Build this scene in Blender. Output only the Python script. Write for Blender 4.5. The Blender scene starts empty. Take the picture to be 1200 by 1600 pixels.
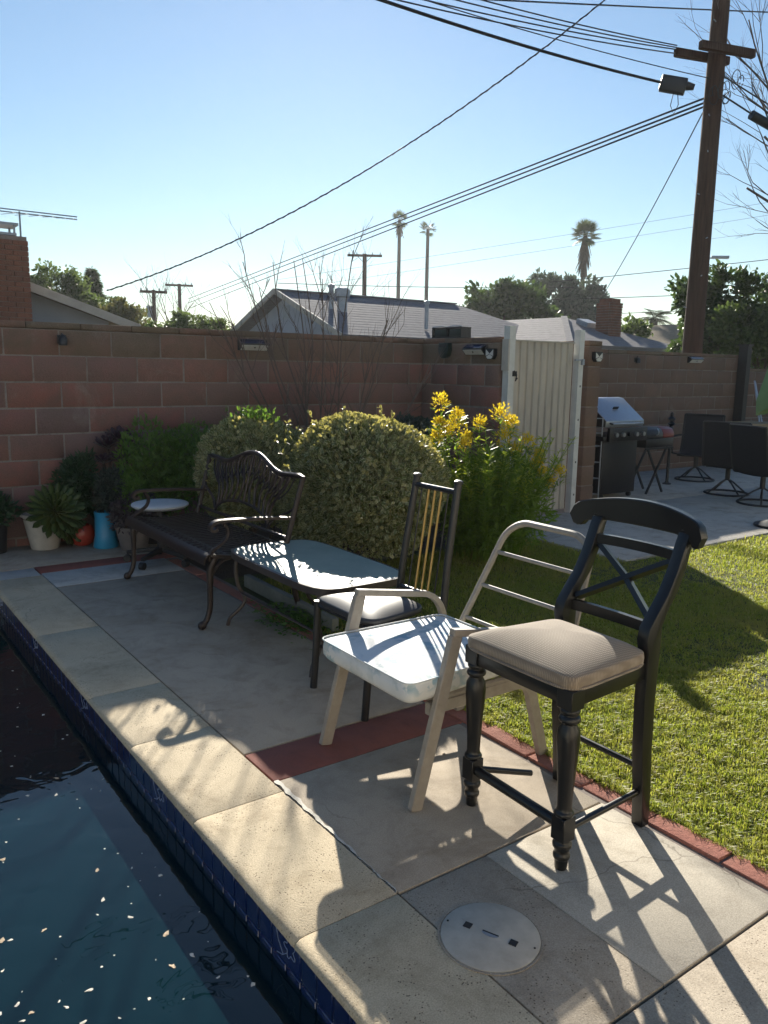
import bpy, bmesh, math, random
import numpy as np
from mathutils import Vector, Matrix

random.seed(7)
rng = np.random.default_rng(7)
S = bpy.context.scene
COL = S.collection

# ------------------------------------------------------------------ camera
cam_d = bpy.data.cameras.new('camera')
cam = bpy.data.objects.new('camera', cam_d)
COL.objects.link(cam)
cam_d.sensor_fit = 'VERTICAL'
cam_d.sensor_height = 36.0
cam_d.lens = 1249.0 / 1600.0 * 36.0
cam_d.clip_start = 0.05
cam_d.clip_end = 3000.0
cam.matrix_world = Matrix(((0.812487, 0.089473, -0.576072, 0.0),
                           (-0.582733, 0.153351, -0.798064, 0.0),
                           (0.016936, 0.984113, 0.176735, 1.5),
                           (0, 0, 0, 1)))
S.camera = cam

# ------------------------------------------------------------------ sky, sun, exposure
SUN_DIR = Vector((0.492, 0.778, 0.391)).normalized()
SUN_EL = math.asin(SUN_DIR.z)
SUN_AZ = math.atan2(SUN_DIR.x, SUN_DIR.y)
world = bpy.data.worlds.new('World')
S.world = world
world.use_nodes = True
wn = world.node_tree
bg = wn.nodes['Background']
sky = wn.nodes.new('ShaderNodeTexSky')
sky.sky_type = 'NISHITA'
sky.sun_disc = False
sky.sun_elevation = SUN_EL
sky.sun_rotation = SUN_AZ
sky.altitude = 50
sky.air_density = 1.3
sky.dust_density = 0.045
sky.ozone_density = 4.0
wn.links.new(sky.outputs[0], bg.inputs[0])
bg.inputs[1].default_value = 0.05
sun_d = bpy.data.lights.new('sun', 'SUN')
sun_d.energy = 5.0
sun_d.angle = math.radians(0.5)
sun_d.color = (1.0, 0.93, 0.80)
sun = bpy.data.objects.new('sun', sun_d)
COL.objects.link(sun)
sun.rotation_euler = SUN_DIR.to_track_quat('Z', 'Y').to_euler()
sun.location = (5, 8, 12)
S.view_settings.view_transform = 'Standard'
S.view_settings.look = 'None'
S.view_settings.gamma = 1.0
S.view_settings.exposure = 1.25
S.render.engine = 'CYCLES'
S.cycles.use_denoising = True
S.cycles.max_bounces = 8
S.cycles.diffuse_bounces = 4
S.cycles.transparent_max_bounces = 8
S.cycles.caustics_reflective = False
S.cycles.caustics_refractive = False
S.cycles.sample_clamp_indirect = 6.0

# ------------------------------------------------------------------ materials
def rgb(r, g, b):
    return (r, g, b, 1.0)

def new_mat(name):
    m = bpy.data.materials.new(name)
    m.use_nodes = True
    nt = m.node_tree
    return m, nt, nt.nodes['Principled BSDF']

def nd(nt, t, **kw):
    n = nt.nodes.new(t)
    for k, v in kw.items():
        setattr(n, k, v)
    return n

def ramp(nt, src, stops):
    r = nt.nodes.new('ShaderNodeValToRGB')
    els = r.color_ramp.elements
    els[0].position, els[0].color = stops[0][0], stops[0][1]
    els[1].position, els[1].color = stops[-1][0], stops[-1][1]
    for p, c in stops[1:-1]:
        e = els.new(p)
        e.color = c
    nt.links.new(src, r.inputs[0])
    return r.outputs[0]

def mixc(nt, fac, a, b, mode='MIX'):
    m = nt.nodes.new('ShaderNodeMix')
    m.data_type = 'RGBA'
    m.blend_type = mode
    for sock, val in ((m.inputs[0], fac), (m.inputs[6], a), (m.inputs[7], b)):
        if hasattr(val, 'is_output') or isinstance(val, bpy.types.NodeSocket):
            nt.links.new(val, sock)
        else:
            sock.default_value = val
    return m.outputs[2]

def noise(nt, co, scale, detail=4.0, rough=0.55, dist=0.0):
    n = nt.nodes.new('ShaderNodeTexNoise')
    n.inputs['Scale'].default_value = scale
    n.inputs['Detail'].default_value = detail
    n.inputs['Roughness'].default_value = rough
    n.inputs['Distortion'].default_value = dist
    nt.links.new(co, n.inputs['Vector'])
    return n.outputs['Fac']

def coords(nt, kind='Object', scale=None):
    c = nt.nodes.new('ShaderNodeTexCoord').outputs[kind]
    if scale is not None:
        m = nt.nodes.new('ShaderNodeMapping')
        m.inputs['Scale'].default_value = scale
        nt.links.new(c, m.inputs['Vector'])
        c = m.outputs[0]
    return c

def world_co(nt, scale=None):
    c = nt.nodes.new('ShaderNodeNewGeometry').outputs['Position']
    if scale is not None:
        m = nt.nodes.new('ShaderNodeMapping')
        m.inputs['Scale'].default_value = scale
        nt.links.new(c, m.inputs['Vector'])
        c = m.outputs[0]
    return c

def bump(nt, bsdf, h, strength=0.3, dist=0.01):
    b = nt.nodes.new('ShaderNodeBump')
    b.inputs['Strength'].default_value = strength
    b.inputs['Distance'].default_value = dist
    nt.links.new(h, b.inputs['Height'])
    nt.links.new(b.outputs[0], bsdf.inputs['Normal'])

def simple(name, c1, c2=None, rough=0.6, scale=8.0, bstr=0.0, bscale=60.0, bdist=0.004, metal=0.0, spec=0.5, co='Object', scuff=None):
    m, nt, b = new_mat(name)
    b.inputs['Roughness'].default_value = rough
    b.inputs['Metallic'].default_value = metal
    b.inputs['Specular IOR Level'].default_value = spec
    c = coords(nt, co) if co != 'World' else world_co(nt)
    if c2 is None:
        c2 = tuple(x * 0.75 for x in c1)
    f = noise(nt, c, scale, 6.0, 0.6)
    col = ramp(nt, f, [(0.3, rgb(*c2)), (0.7, rgb(*c1))])
    if scuff:
        sm_ = ramp(nt, noise(nt, c, 34.0, 8.0, 0.75, 0.8), [(0.62, rgb(0, 0, 0)), (0.74, rgb(.5, .5, .5))])
        col = mixc(nt, sm_, col, rgb(*scuff))
        nt.links.new(ramp(nt, noise(nt, c, 12.0, 6.0, 0.7), [(0.3, rgb(rough * .9, rough * .9, rough * .9)), (0.7, rgb(rough * 1.25, rough * 1.25, rough * 1.25))]), b.inputs['Roughness'])
    nt.links.new(col, b.inputs['Base Color'])
    if bstr:
        bump(nt, b, noise(nt, c, bscale, 4.0, 0.6), bstr, bdist)
    return m

M = {}

def concrete(name, c1, c2, stain, pits=0.0, bstr=0.35, speck=0.5, cracks=True):
    m, nt, b = new_mat(name)
    b.inputs['Roughness'].default_value = 0.85
    b.inputs['Specular IOR Level'].default_value = 0.25
    c = world_co(nt)
    col = ramp(nt, noise(nt, c, 2.2, 6.0, 0.6, 0.3), [(0.3, rgb(*c2)), (0.7, rgb(*c1))])
    st = ramp(nt, noise(nt, c, 5.5, 8.0, 0.7, 0.6), [(0.48, rgb(0, 0, 0)), (0.7, rgb(1, 1, 1))])
    col = mixc(nt, st, col, rgb(*stain))
    sp = ramp(nt, noise(nt, c, 230.0, 2.0, 0.6), [(0.35, rgb(0.62, 0.62, 0.62)), (0.65, rgb(1.18, 1.18, 1.18))])
    col = mixc(nt, speck, col, sp, 'MULTIPLY')
    if cracks:
        vo = nt.nodes.new('ShaderNodeTexVoronoi')
        vo.feature = 'DISTANCE_TO_EDGE'
        vo.inputs['Scale'].default_value = 1.15
        nn = nt.nodes.new('ShaderNodeTexNoise')
        nn.inputs['Scale'].default_value = 6.0
        nn.inputs['Detail'].default_value = 6.0
        nt.links.new(c, nn.inputs['Vector'])
        dv_ = nt.nodes.new('ShaderNodeVectorMath'); dv_.operation = 'MULTIPLY_ADD'
        dv_.inputs[1].default_value = (.16, .16, .16)
        nt.links.new(nn.outputs['Color'], dv_.inputs[0])
        nt.links.new(c, dv_.inputs[2])
        nt.links.new(dv_.outputs[0], vo.inputs['Vector'])
        cm = ramp(nt, vo.outputs['Distance'], [(0.0012, rgb(1, 1, 1)), (0.0035, rgb(0, 0, 0))])
        msk = ramp(nt, noise(nt, c, 1.1, 2.0), [(0.53, rgb(0, 0, 0)), (0.62, rgb(.5, .5, .5))])
        cm = mixc(nt, 1.0, cm, msk, 'MULTIPLY')
        col = mixc(nt, cm, col, rgb(0.07, 0.055, 0.04))
        blot = ramp(nt, noise(nt, c, 3.2, 9.0, 0.75, 1.0), [(0.5, rgb(1, 1, 1)), (0.72, rgb(.66, .63, .58))])
        col = mixc(nt, 0.85, col, blot, 'MULTIPLY')
    h = noise(nt, c, 160.0, 5.0, 0.7)
    if pits:
        v = nt.nodes.new('ShaderNodeTexVoronoi')
        v.inputs['Scale'].default_value = 95.0
        nt.links.new(c, v.inputs['Vector'])
        big = ramp(nt, noise(nt, c, 9.0, 3.0), [(0.42, rgb(0, 0, 0)), (0.6, rgb(1, 1, 1))])
        pm = ramp(nt, v.outputs['Distance'], [(0.16, rgb(1, 1, 1)), (0.24, rgb(0, 0, 0))])
        mul = mixc(nt, 1.0, pm, big, 'MULTIPLY')
        col = mixc(nt, mul, col, rgb(0.13, 0.10, 0.07))
        mm = nt.nodes.new('ShaderNodeMath')
        mm.operation = 'SUBTRACT'
        nt.links.new(h, mm.inputs[0])
        nt.links.new(mul, mm.inputs[1])
        h = mm.outputs[0]
    nt.links.new(col, b.inputs['Base Color'])
    bump(nt, b, h, bstr, 0.004)
    return m

M['coping'] = concrete('coping_concrete', (0.62, 0.52, 0.365), (0.53, 0.44, 0.305), (0.45, 0.365, 0.25), pits=1.0, bstr=0.55)
M['slab'] = concrete('slab_concrete', (0.47, 0.40, 0.31), (0.40, 0.335, 0.26), (0.33, 0.275, 0.215))
M['slab_pale'] = concrete('pale_concrete', (0.53, 0.48, 0.395), (0.44, 0.395, 0.325), (0.37, 0.33, 0.27), bstr=0.25)
M['slab_rough'] = concrete('rough_concrete', (0.44, 0.38, 0.30), (0.37, 0.315, 0.25), (0.30, 0.255, 0.20), pits=0.7, bstr=0.5)
M['patch'] = concrete('patched_concrete', (0.50, 0.50, 0.47), (0.40, 0.41, 0.39), (0.33, 0.33, 0.31), bstr=0.2)
M['patio'] = concrete('patio_concrete', (0.50, 0.47, 0.42), (0.42, 0.39, 0.35), (0.34, 0.31, 0.27))
M['red_band'] = concrete('red_painted_concrete', (0.30, 0.115, 0.085), (0.24, 0.085, 0.065), (0.21, 0.085, 0.07), bstr=0.25, speck=0.35)
M['joint'] = simple('joint_filler', (0.055, 0.045, 0.035), rough=0.95, scale=30)
M['mortar'] = concrete('mortar', (0.30, 0.255, 0.225), (0.23, 0.19, 0.165), (0.17, 0.14, 0.12))
M['white_drip'] = simple('white_sealant', (0.60, 0.57, 0.50), (0.45, 0.42, 0.36), 0.8, 60, 0.4, 90, co='World')
M['soil'] = simple('soil', (0.075, 0.055, 0.035), (0.035, 0.025, 0.018), 0.95, 14, 0.8, 60, 0.02, co='World')
M['lawn_soil'] = simple('lawn_thatch', (0.085, 0.095, 0.025), (0.05, 0.055, 0.02), 0.95, 20, 0.8, 80, 0.02, co='World')
M['ground'] = simple('dry_ground', (0.13, 0.115, 0.075), (0.07, 0.075, 0.04), 0.95, 0.4, 0.4, 5, 0.05, co='World')

def block_mat(name, stops, stain):
    m, nt, b = new_mat(name)
    b.inputs['Roughness'].default_value = 0.9
    b.inputs['Specular IOR Level'].default_value = 0.2
    oi = nt.nodes.new('ShaderNodeObjectInfo')
    base = ramp(nt, oi.outputs['Random'], stops)
    c = world_co(nt)
    col = mixc(nt, ramp(nt, noise(nt, c, 5.0, 6.0, 0.65, 0.4), [(0.35, rgb(0, 0, 0)), (0.75, rgb(0.8, 0.8, 0.8))]), base, rgb(*stain))
    ef = ramp(nt, noise(nt, c, 2.3, 9.0, 0.72, 0.8), [(0.60, rgb(0, 0, 0)), (0.78, rgb(.45, .45, .45))])
    col = mixc(nt, ef, col, rgb(0.34, 0.29, 0.26))
    sp = ramp(nt, noise(nt, c, 120.0, 3.0), [(0.3, rgb(0.75, 0.75, 0.75)), (0.7, rgb(1.15, 1.15, 1.15))])
    col = mixc(nt, 0.6, col, sp, 'MULTIPLY')
    nt.links.new(col, b.inputs['Base Color'])
    bump(nt, b, noise(nt, c, 60.0, 8.0, 0.75), 0.9, 0.010)
    return m

M['block'] = block_mat('red_brown_block', [(0.0, rgb(0.285, 0.125, 0.097)), (0.3, rgb(0.24, 0.13, 0.115)),
                       (0.55, rgb(0.215, 0.135, 0.112)), (0.8, rgb(0.27, 0.135, 0.105)), (1.0, rgb(0.19, 0.13, 0.125))], (0.175, 0.125, 0.10))
M['block_top'] = block_mat('weathered_block', [(0.0, rgb(0.20, 0.145, 0.10)), (0.5, rgb(0.24, 0.13, 0.10)), (1.0, rgb(0.18, 0.14, 0.105))], (0.13, 0.11, 0.075))
M['block_brown'] = block_mat('brown_block', [(0.0, rgb(0.20, 0.125, 0.092)), (0.5, rgb(0.17, 0.112, 0.088)), (1.0, rgb(0.215, 0.14, 0.105))], (0.15, 0.112, 0.085))
M['brick'] = block_mat('edging_brick', [(0.0, rgb(0.42, 0.165, 0.125)), (0.5, rgb(0.46, 0.20, 0.155)), (1.0, rgb(0.36, 0.145, 0.11))], (0.33, 0.17, 0.13))
M['chimney_brick'] = block_mat('chimney_brick', [(0.0, rgb(0.22, 0.085, 0.055)), (0.5, rgb(0.26, 0.11, 0.07)), (1.0, rgb(0.17, 0.075, 0.05))], (0.14, 0.07, 0.05))

def tile_mat():
    m, nt, b = new_mat('cobalt_tile')
    b.inputs['Roughness'].default_value = 0.12
    b.inputs['Coat Weight'].default_value = 0.6
    oi = nt.nodes.new('ShaderNodeObjectInfo')
    col = ramp(nt, oi.outputs['Random'], [(0, rgb(0.008, 0.02, 0.085)), (0.5, rgb(0.012, 0.028, 0.12)), (1, rgb(0.008, 0.028, 0.09))])
    f = noise(nt, world_co(nt), 30.0, 4.0)
    col = mixc(nt, ramp(nt, f, [(0.5, rgb(0, 0, 0)), (0.8, rgb(0.35, 0.35, 0.35))]), col, rgb(0.14, 0.17, 0.22))
    nt.links.new(col, b.inputs['Base Color'])
    bump(nt, b, noise(nt, world_co(nt), 25.0, 2.0), 0.1, 0.004)
    return m
M['tile'] = tile_mat()
M['grout'] = simple('pool_grout', (0.70, 0.72, 0.72), (0.52, 0.54, 0.55), 0.9, 30, co='World')
M['glaze_line'] = simple('pale_glaze', (0.30, 0.38, 0.5), None, 0.3)
M['basin'] = simple('pool_plaster', (0.03, 0.04, 0.03), None, 0.9)

def water_mat():
    m, nt, b = new_mat('pool_water')
    b.inputs['Base Color'].default_value = rgb(0.003, 0.016, 0.022)
    b.inputs['Roughness'].default_value = 0.015
    b.inputs['IOR'].default_value = 1.42
    c = world_co(nt)
    a = noise(nt, c, 7.0, 2.0, 0.5, 0.6)
    bump(nt, b, a, 0.10, 0.02)
    return m
M['water'] = water_mat()

def leaf_mat(name, stops, trans=(0.2, 0.35, 0.05), tw=0.35, rough=0.45, edge=None, spec=0.4, straw=None):
    m, nt, b = new_mat(name)
    g = nt.nodes.new('ShaderNodeNewGeometry')
    col = ramp(nt, g.outputs['Random Per Island'], stops)
    if straw is not None:
        pw_ = ramp(nt, noise(nt, world_co(nt), 2.6, 5.0, 0.65, 0.5), [(0.46, rgb(0, 0, 0)), (0.68, rgb(.75, .75, .75))])
        col = mixc(nt, pw_, col, rgb(*straw))
    if edge is not None:
        uv = nt.nodes.new('ShaderNodeUVMap')
        sep = nt.nodes.new('ShaderNodeSeparateXYZ')
        nt.links.new(uv.outputs[0], sep.inputs[0])
        a = nt.nodes.new('ShaderNodeMath'); a.operation = 'SUBTRACT'; a.inputs[1].default_value = 0.5
        nt.links.new(sep.outputs[0], a.inputs[0])
        ab = nt.nodes.new('ShaderNodeMath'); ab.operation = 'ABSOLUTE'
        nt.links.new(a.outputs[0], ab.inputs[0])
        col = mixc(nt, ramp(nt, ab.outputs[0], [(edge[0], rgb(0, 0, 0)), (edge[0] + 0.1, rgb(1, 1, 1))]), col, rgb(*edge[1]))
    nt.links.new(col, b.inputs['Base Color'])
    b.inputs['Roughness'].default_value = rough
    b.inputs['Specular IOR Level'].default_value = spec
    tr = nt.nodes.new('ShaderNodeBsdfTranslucent')
    tc = mixc(nt, 0.5, col, rgb(*trans))
    nt.links.new(tc, tr.inputs[0])
    mx = nt.nodes.new('ShaderNodeMixShader')
    mx.inputs[0].default_value = tw
    nt.links.new(b.outputs[0], mx.inputs[1])
    nt.links.new(tr.outputs[0], mx.inputs[2])
    nt.links.new(mx.outputs[0], nt.nodes['Material Output'].inputs[0])
    return m

M['grass'] = leaf_mat('grass_blade', [(0, rgb(0.15, 0.22, 0.025)), (0.35, rgb(0.24, 0.31, 0.035)), (0.6, rgb(0.33, 0.35, 0.06)),
                      (0.82, rgb(0.34, 0.31, 0.08)), (1, rgb(0.44, 0.36, 0.15))], (0.46, 0.52, 0.05), 0.5, 0.5, straw=(0.40, 0.33, 0.10))
M['boxwood'] = leaf_mat('variegated_leaf', [(0, rgb(0.085, 0.13, 0.06)), (0.5, rgb(0.13, 0.175, 0.08)), (0.78, rgb(0.25, 0.27, 0.14)), (1, rgb(0.42, 0.38, 0.18))],
                        (0.74, 0.60, 0.08), 0.38, 0.36, edge=(0.24, (0.58, 0.56, 0.36)))
M['dusty'] = leaf_mat('grey_green_leaf', [(0, rgb(0.035, 0.05, 0.04)), (1, rgb(0.07, 0.09, 0.07))], (0.08, 0.12, 0.08), 0.25)
M['golden_leaf'] = leaf_mat('lance_leaf', [(0, rgb(0.08, 0.15, 0.022)), (0.5, rgb(0.13, 0.23, 0.03)), (1, rgb(0.20, 0.30, 0.045))], (0.42, 0.58, 0.05), 0.45, 0.4)
M['golden_lime'] = leaf_mat('lime_leaf', [(0, rgb(0.16, 0.25, 0.03)), (0.6, rgb(0.28, 0.36, 0.04)), (1, rgb(0.45, 0.46, 0.05))], (0.60, 0.66, 0.05), 0.5, 0.4)
M['golden_flower'] = leaf_mat('yellow_petal', [(0, rgb(0.60, 0.42, 0.02)), (0.5, rgb(0.75, 0.56, 0.03)), (1, rgb(0.62, 0.55, 0.06))], (0.85, 0.65, 0.03), 0.45, 0.6)
M['herb'] = leaf_mat('herb_leaf', [(0, rgb(0.05, 0.11, 0.022)), (0.6, rgb(0.09, 0.18, 0.03)), (1, rgb(0.14, 0.23, 0.045))], (0.25, 0.42, 0.04), 0.4)
M['dark_herb'] = leaf_mat('dark_leaf', [(0, rgb(0.022, 0.05, 0.022)), (1, rgb(0.045, 0.085, 0.04))], (0.07, 0.16, 0.05), 0.3)
M['purple_herb'] = leaf_mat('purple_grey_leaf', [(0, rgb(0.06, 0.05, 0.06)), (1, rgb(0.11, 0.10, 0.10))], (0.14, 0.10, 0.12), 0.25)
M['tree_dark'] = leaf_mat('dark_tree_leaf', [(0, rgb(0.018, 0.04, 0.014)), (0.6, rgb(0.04, 0.075, 0.022)), (1, rgb(0.075, 0.11, 0.03))], (0.12, 0.2, 0.03), 0.3)
M['tree_mid'] = leaf_mat('green_tree_leaf', [(0, rgb(0.03, 0.055, 0.018)), (0.6, rgb(0.06, 0.10, 0.03)), (1, rgb(0.10, 0.14, 0.045))], (0.2, 0.28, 0.05), 0.35)
M['tree_olive'] = leaf_mat('olive_tree_leaf', [(0, rgb(0.07, 0.075, 0.03)), (0.6, rgb(0.11, 0.115, 0.045)), (1, rgb(0.17, 0.14, 0.05))], (0.25, 0.24, 0.06), 0.35)
M['tree_grey'] = leaf_mat('grey_tree_leaf', [(0, rgb(0.05, 0.075, 0.055)), (1, rgb(0.09, 0.12, 0.085))], (0.14, 0.18, 0.10), 0.3)
M['frond'] = leaf_mat('palm_frond', [(0, rgb(0.05, 0.075, 0.03)), (1, rgb(0.10, 0.125, 0.05))], (0.14, 0.18, 0.05), 0.3)
M['dead_frond'] = simple('dead_palm_skirt', (0.14, 0.10, 0.065), (0.08, 0.06, 0.04), 0.9, 6)

def succ_mat(name, c1, c2, tip):
    m, nt, b = new_mat(name)
    uv = nt.nodes.new('ShaderNodeUVMap')
    sep = nt.nodes.new('ShaderNodeSeparateXYZ')
    nt.links.new(uv.outputs[0], sep.inputs[0])
    oi = nt.nodes.new('ShaderNodeObjectInfo')
    base = ramp(nt, oi.outputs['Random'], [(0, rgb(*c1)), (1, rgb(*c2))])
    col = mixc(nt, ramp(nt, sep.outputs[1], [(0.2, rgb(1, 1, 1)), (0.75, rgb(0, 0, 0))]), base, rgb(*tip))
    nt.links.new(col, b.inputs['Base Color'])
    b.inputs['Roughness'].default_value = 0.42
    return m
M['rosette'] = succ_mat('green_rosette_leaf', (0.05, 0.085, 0.022), (0.075, 0.11, 0.028), (0.13, 0.145, 0.03))
M['rosette_purple'] = succ_mat('purple_rosette_leaf', (0.035, 0.018, 0.028), (0.06, 0.025, 0.035), (0.05, 0.04, 0.03))

M['black_paint'] = simple('black_lacquer', (0.011, 0.0115, 0.012), (0.007, 0.007, 0.0075), 0.3, 14, 0.06, 40, 0.003, scuff=(0.035, 0.028, 0.022))
M['black_tube'] = simple('black_enamel_tube', (0.02, 0.02, 0.022), (0.012, 0.012, 0.013), 0.35, 20, scuff=(0.05, 0.035, 0.028))
M['brass'] = simple('brass_rod', (0.36, 0.26, 0.11), (0.26, 0.18, 0.07), 0.42, 20, metal=1.0)
M['vinyl'] = simple('black_vinyl', (0.035, 0.035, 0.04), (0.025, 0.025, 0.03), 0.42, 20, 0.1, 200, 0.001, spec=0.5)
M['cast_iron'] = simple('bronze_cast_metal', (0.05, 0.036, 0.032), (0.03, 0.022, 0.02), 0.42, 30, 0.15, 150, 0.002, metal=0.4)
M['tan_metal'] = simple('taupe_painted_metal', (0.36, 0.32, 0.27), (0.28, 0.245, 0.205), 0.5, 25, 0.08, 60, 0.002, scuff=(0.20, 0.14, 0.095))
M['table_rim'] = simple('dark_table_rim', (0.06, 0.045, 0.04), (0.04, 0.03, 0.028), 0.4, 30)
M['rubber'] = simple('black_plastic', (0.02, 0.02, 0.022), None, 0.55, 20)
M['silver'] = simple('brushed_steel', (0.55, 0.56, 0.58), (0.45, 0.46, 0.48), 0.32, 30, metal=0.9)
M['white_plastic'] = simple('white_plastic', (0.66, 0.67, 0.67), (0.56, 0.57, 0.57), 0.5, 12, 0.05, 50)
M['lid_plastic'] = simple('weathered_white_lid', (0.50, 0.465, 0.40), (0.36, 0.33, 0.28), 0.7, 14, 0.15, 120, 0.002, scuff=(0.26, 0.22, 0.17))
M['white_pot'] = simple('white_pot', (0.50, 0.46, 0.40), (0.38, 0.35, 0.30), 0.6, 10)
M['red_pot'] = simple('red_glazed_pot', (0.42, 0.05, 0.025), (0.30, 0.035, 0.02), 0.25, 10)
M['blue_pot'] = simple('turquoise_plastic', (0.03, 0.30, 0.50), (0.025, 0.24, 0.42), 0.3, 10)
M['grey_pot'] = simple('grey_clay_pot', (0.20, 0.17, 0.155), (0.14, 0.12, 0.11), 0.8, 12)
M['black_pot'] = simple('black_nursery_pot', (0.025, 0.025, 0.028), None, 0.5)
M['wood_board'] = simple('weathered_board', (0.20, 0.21, 0.19), (0.13, 0.14, 0.125), 0.85, 9, 0.3, 50)
M['bark'] = simple('bark', (0.10, 0.075, 0.055), (0.05, 0.038, 0.03), 0.95, 12, 0.6, 30, 0.02)
M['twig'] = simple('bare_twig', (0.13, 0.10, 0.085), (0.08, 0.06, 0.05), 0.85, 20)
M['dry_leaf'] = simple('dry_leaf', (0.60, 0.48, 0.34), (0.40, 0.28, 0.17), 0.8, 30)
M['petal'] = simple('pale_petal', (0.82, 0.78, 0.68), (0.66, 0.58, 0.46), 0.8, 60)
M['wire'] = simple('black_cable', (0.025, 0.025, 0.03), None, 0.6)
M['lamp_black'] = simple('lamp_housing', (0.016, 0.017, 0.02), None, 0.45)
M['solar'] = simple('solar_panel', (0.02, 0.035, 0.09), (0.015, 0.025, 0.06), 0.12, 30)
M['lens'] = simple('frosted_lens', (0.62, 0.62, 0.58), (0.5, 0.5, 0.47), 0.35, 30)
M['green_plastic'] = simple('dark_green_plastic', (0.02, 0.035, 0.03), None, 0.5)
M['stucco_blue'] = simple('blue_grey_stucco', (0.27, 0.31, 0.38), (0.23, 0.27, 0.33), 0.9, 3, 0.3, 60)
M['stucco_white'] = simple('pale_stucco', (0.34, 0.37, 0.44), (0.29, 0.32, 0.38), 0.9, 3, 0.3, 60)
M['stucco_cream'] = simple('cream_stucco', (0.74, 0.67, 0.55), (0.68, 0.61, 0.50), 0.9, 3, 0.3, 60)
M['trim'] = simple('fascia_board', (0.46, 0.43, 0.38), (0.36, 0.33, 0.29), 0.8, 5)
M['metal_grey'] = simple('galvanized_pipe', (0.34, 0.37, 0.42), (0.26, 0.29, 0.33), 0.5, 10, metal=0.5)
M['sling'] = simple('dark_sling_fabric', (0.014, 0.015, 0.02), (0.01, 0.011, 0.015), 0.8, 40)
M['grill_dark'] = simple('grill_black', (0.01, 0.01, 0.014), None, 0.4)
M['grill_steel'] = simple('grill_lid_steel', (0.42, 0.45, 0.50), (0.36, 0.39, 0.44), 0.38, 20, metal=0.8)
M['red_lid'] = simple('red_enamel', (0.20, 0.03, 0.025), None, 0.3)
M['umbrella'] = simple('sage_green_canvas', (0.20, 0.30, 0.15), (0.15, 0.24, 0.115), 0.85, 8, 0.1, 90)
M['tan_panel'] = simple('tan_planter', (0.30, 0.22, 0.12), (0.23, 0.165, 0.09), 0.8, 6)
M['steel_post'] = simple('white_steel_post', (0.62, 0.62, 0.59), (0.50, 0.50, 0.47), 0.5, 9, 0.05, 60)

def gate_mat():
    m, nt, b = new_mat('white_vinyl')
    c = world_co(nt, (1, 1, 0.35))
    col = ramp(nt, noise(nt, c, 7.0, 6.0, 0.65), [(0.3, rgb(0.40, 0.365, 0.31)), (0.7, rgb(0.53, 0.49, 0.42))])
    nt.links.new(col, b.inputs['Base Color'])
    b.inputs['Roughness'].default_value = 0.55
    tr = nt.nodes.new('ShaderNodeBsdfTranslucent')
    nt.links.new(col, tr.inputs[0])
    mx = nt.nodes.new('ShaderNodeMixShader')
    mx.inputs[0].default_value = 0.10
    nt.links.new(b.outputs[0], mx.inputs[1])
    nt.links.new(tr.outputs[0], mx.inputs[2])
    nt.links.new(mx.outputs[0], nt.nodes['Material Output'].inputs[0])
    return m
M['gate'] = gate_mat()

def pole_mat():
    m, nt, b = new_mat('creosote_pole')
    c = world_co(nt, (1, 1, 0.06))
    col = ramp(nt, noise(nt, c, 28.0, 6.0, 0.7), [(0.25, rgb(0.03, 0.016, 0.011)), (0.6, rgb(0.07, 0.036, 0.024)), (0.85, rgb(0.12, 0.07, 0.05))])
    nt.links.new(col, b.inputs['Base Color'])
    b.inputs['Roughness'].default_value = 0.9
    bump(nt, b, noise(nt, c, 40.0, 5.0), 0.7, 0.02)
    return m
M['pole'] = pole_mat()

def shingle_mat(name, c1, c2):
    m, nt, b = new_mat(name)
    b.inputs['Roughness'].default_value = 0.9
    b.inputs['Specular IOR Level'].default_value = 0.05
    c = world_co(nt)
    br = nt.nodes.new('ShaderNodeTexNoise')
    col = ramp(nt, noise(nt, world_co(nt, (1.5, 1.5, 12)), 3.0, 4.0, 0.6), [(0.3, rgb(*c2)), (0.7, rgb(*c1))])
    fine = ramp(nt, noise(nt, c, 40.0, 3.0), [(0.3, rgb(0.75, 0.75, 0.75)), (0.7, rgb(1.15, 1.15, 1.15))])
    col = mixc(nt, 0.7, col, fine, 'MULTIPLY')
    nt.links.new(col, b.inputs['Base Color'])
    nt.nodes.remove(br)
    return m
M['shingle_grey'] = shingle_mat('grey_shingle', (0.19, 0.19, 0.215), (0.13, 0.13, 0.15))
M['shingle_light'] = shingle_mat('light_shingle', (0.25, 0.24, 0.25), (0.19, 0.18, 0.19))
M['shingle_tan'] = shingle_mat('tan_shingle', (0.26, 0.21, 0.15), (0.19, 0.15, 0.105))

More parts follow.
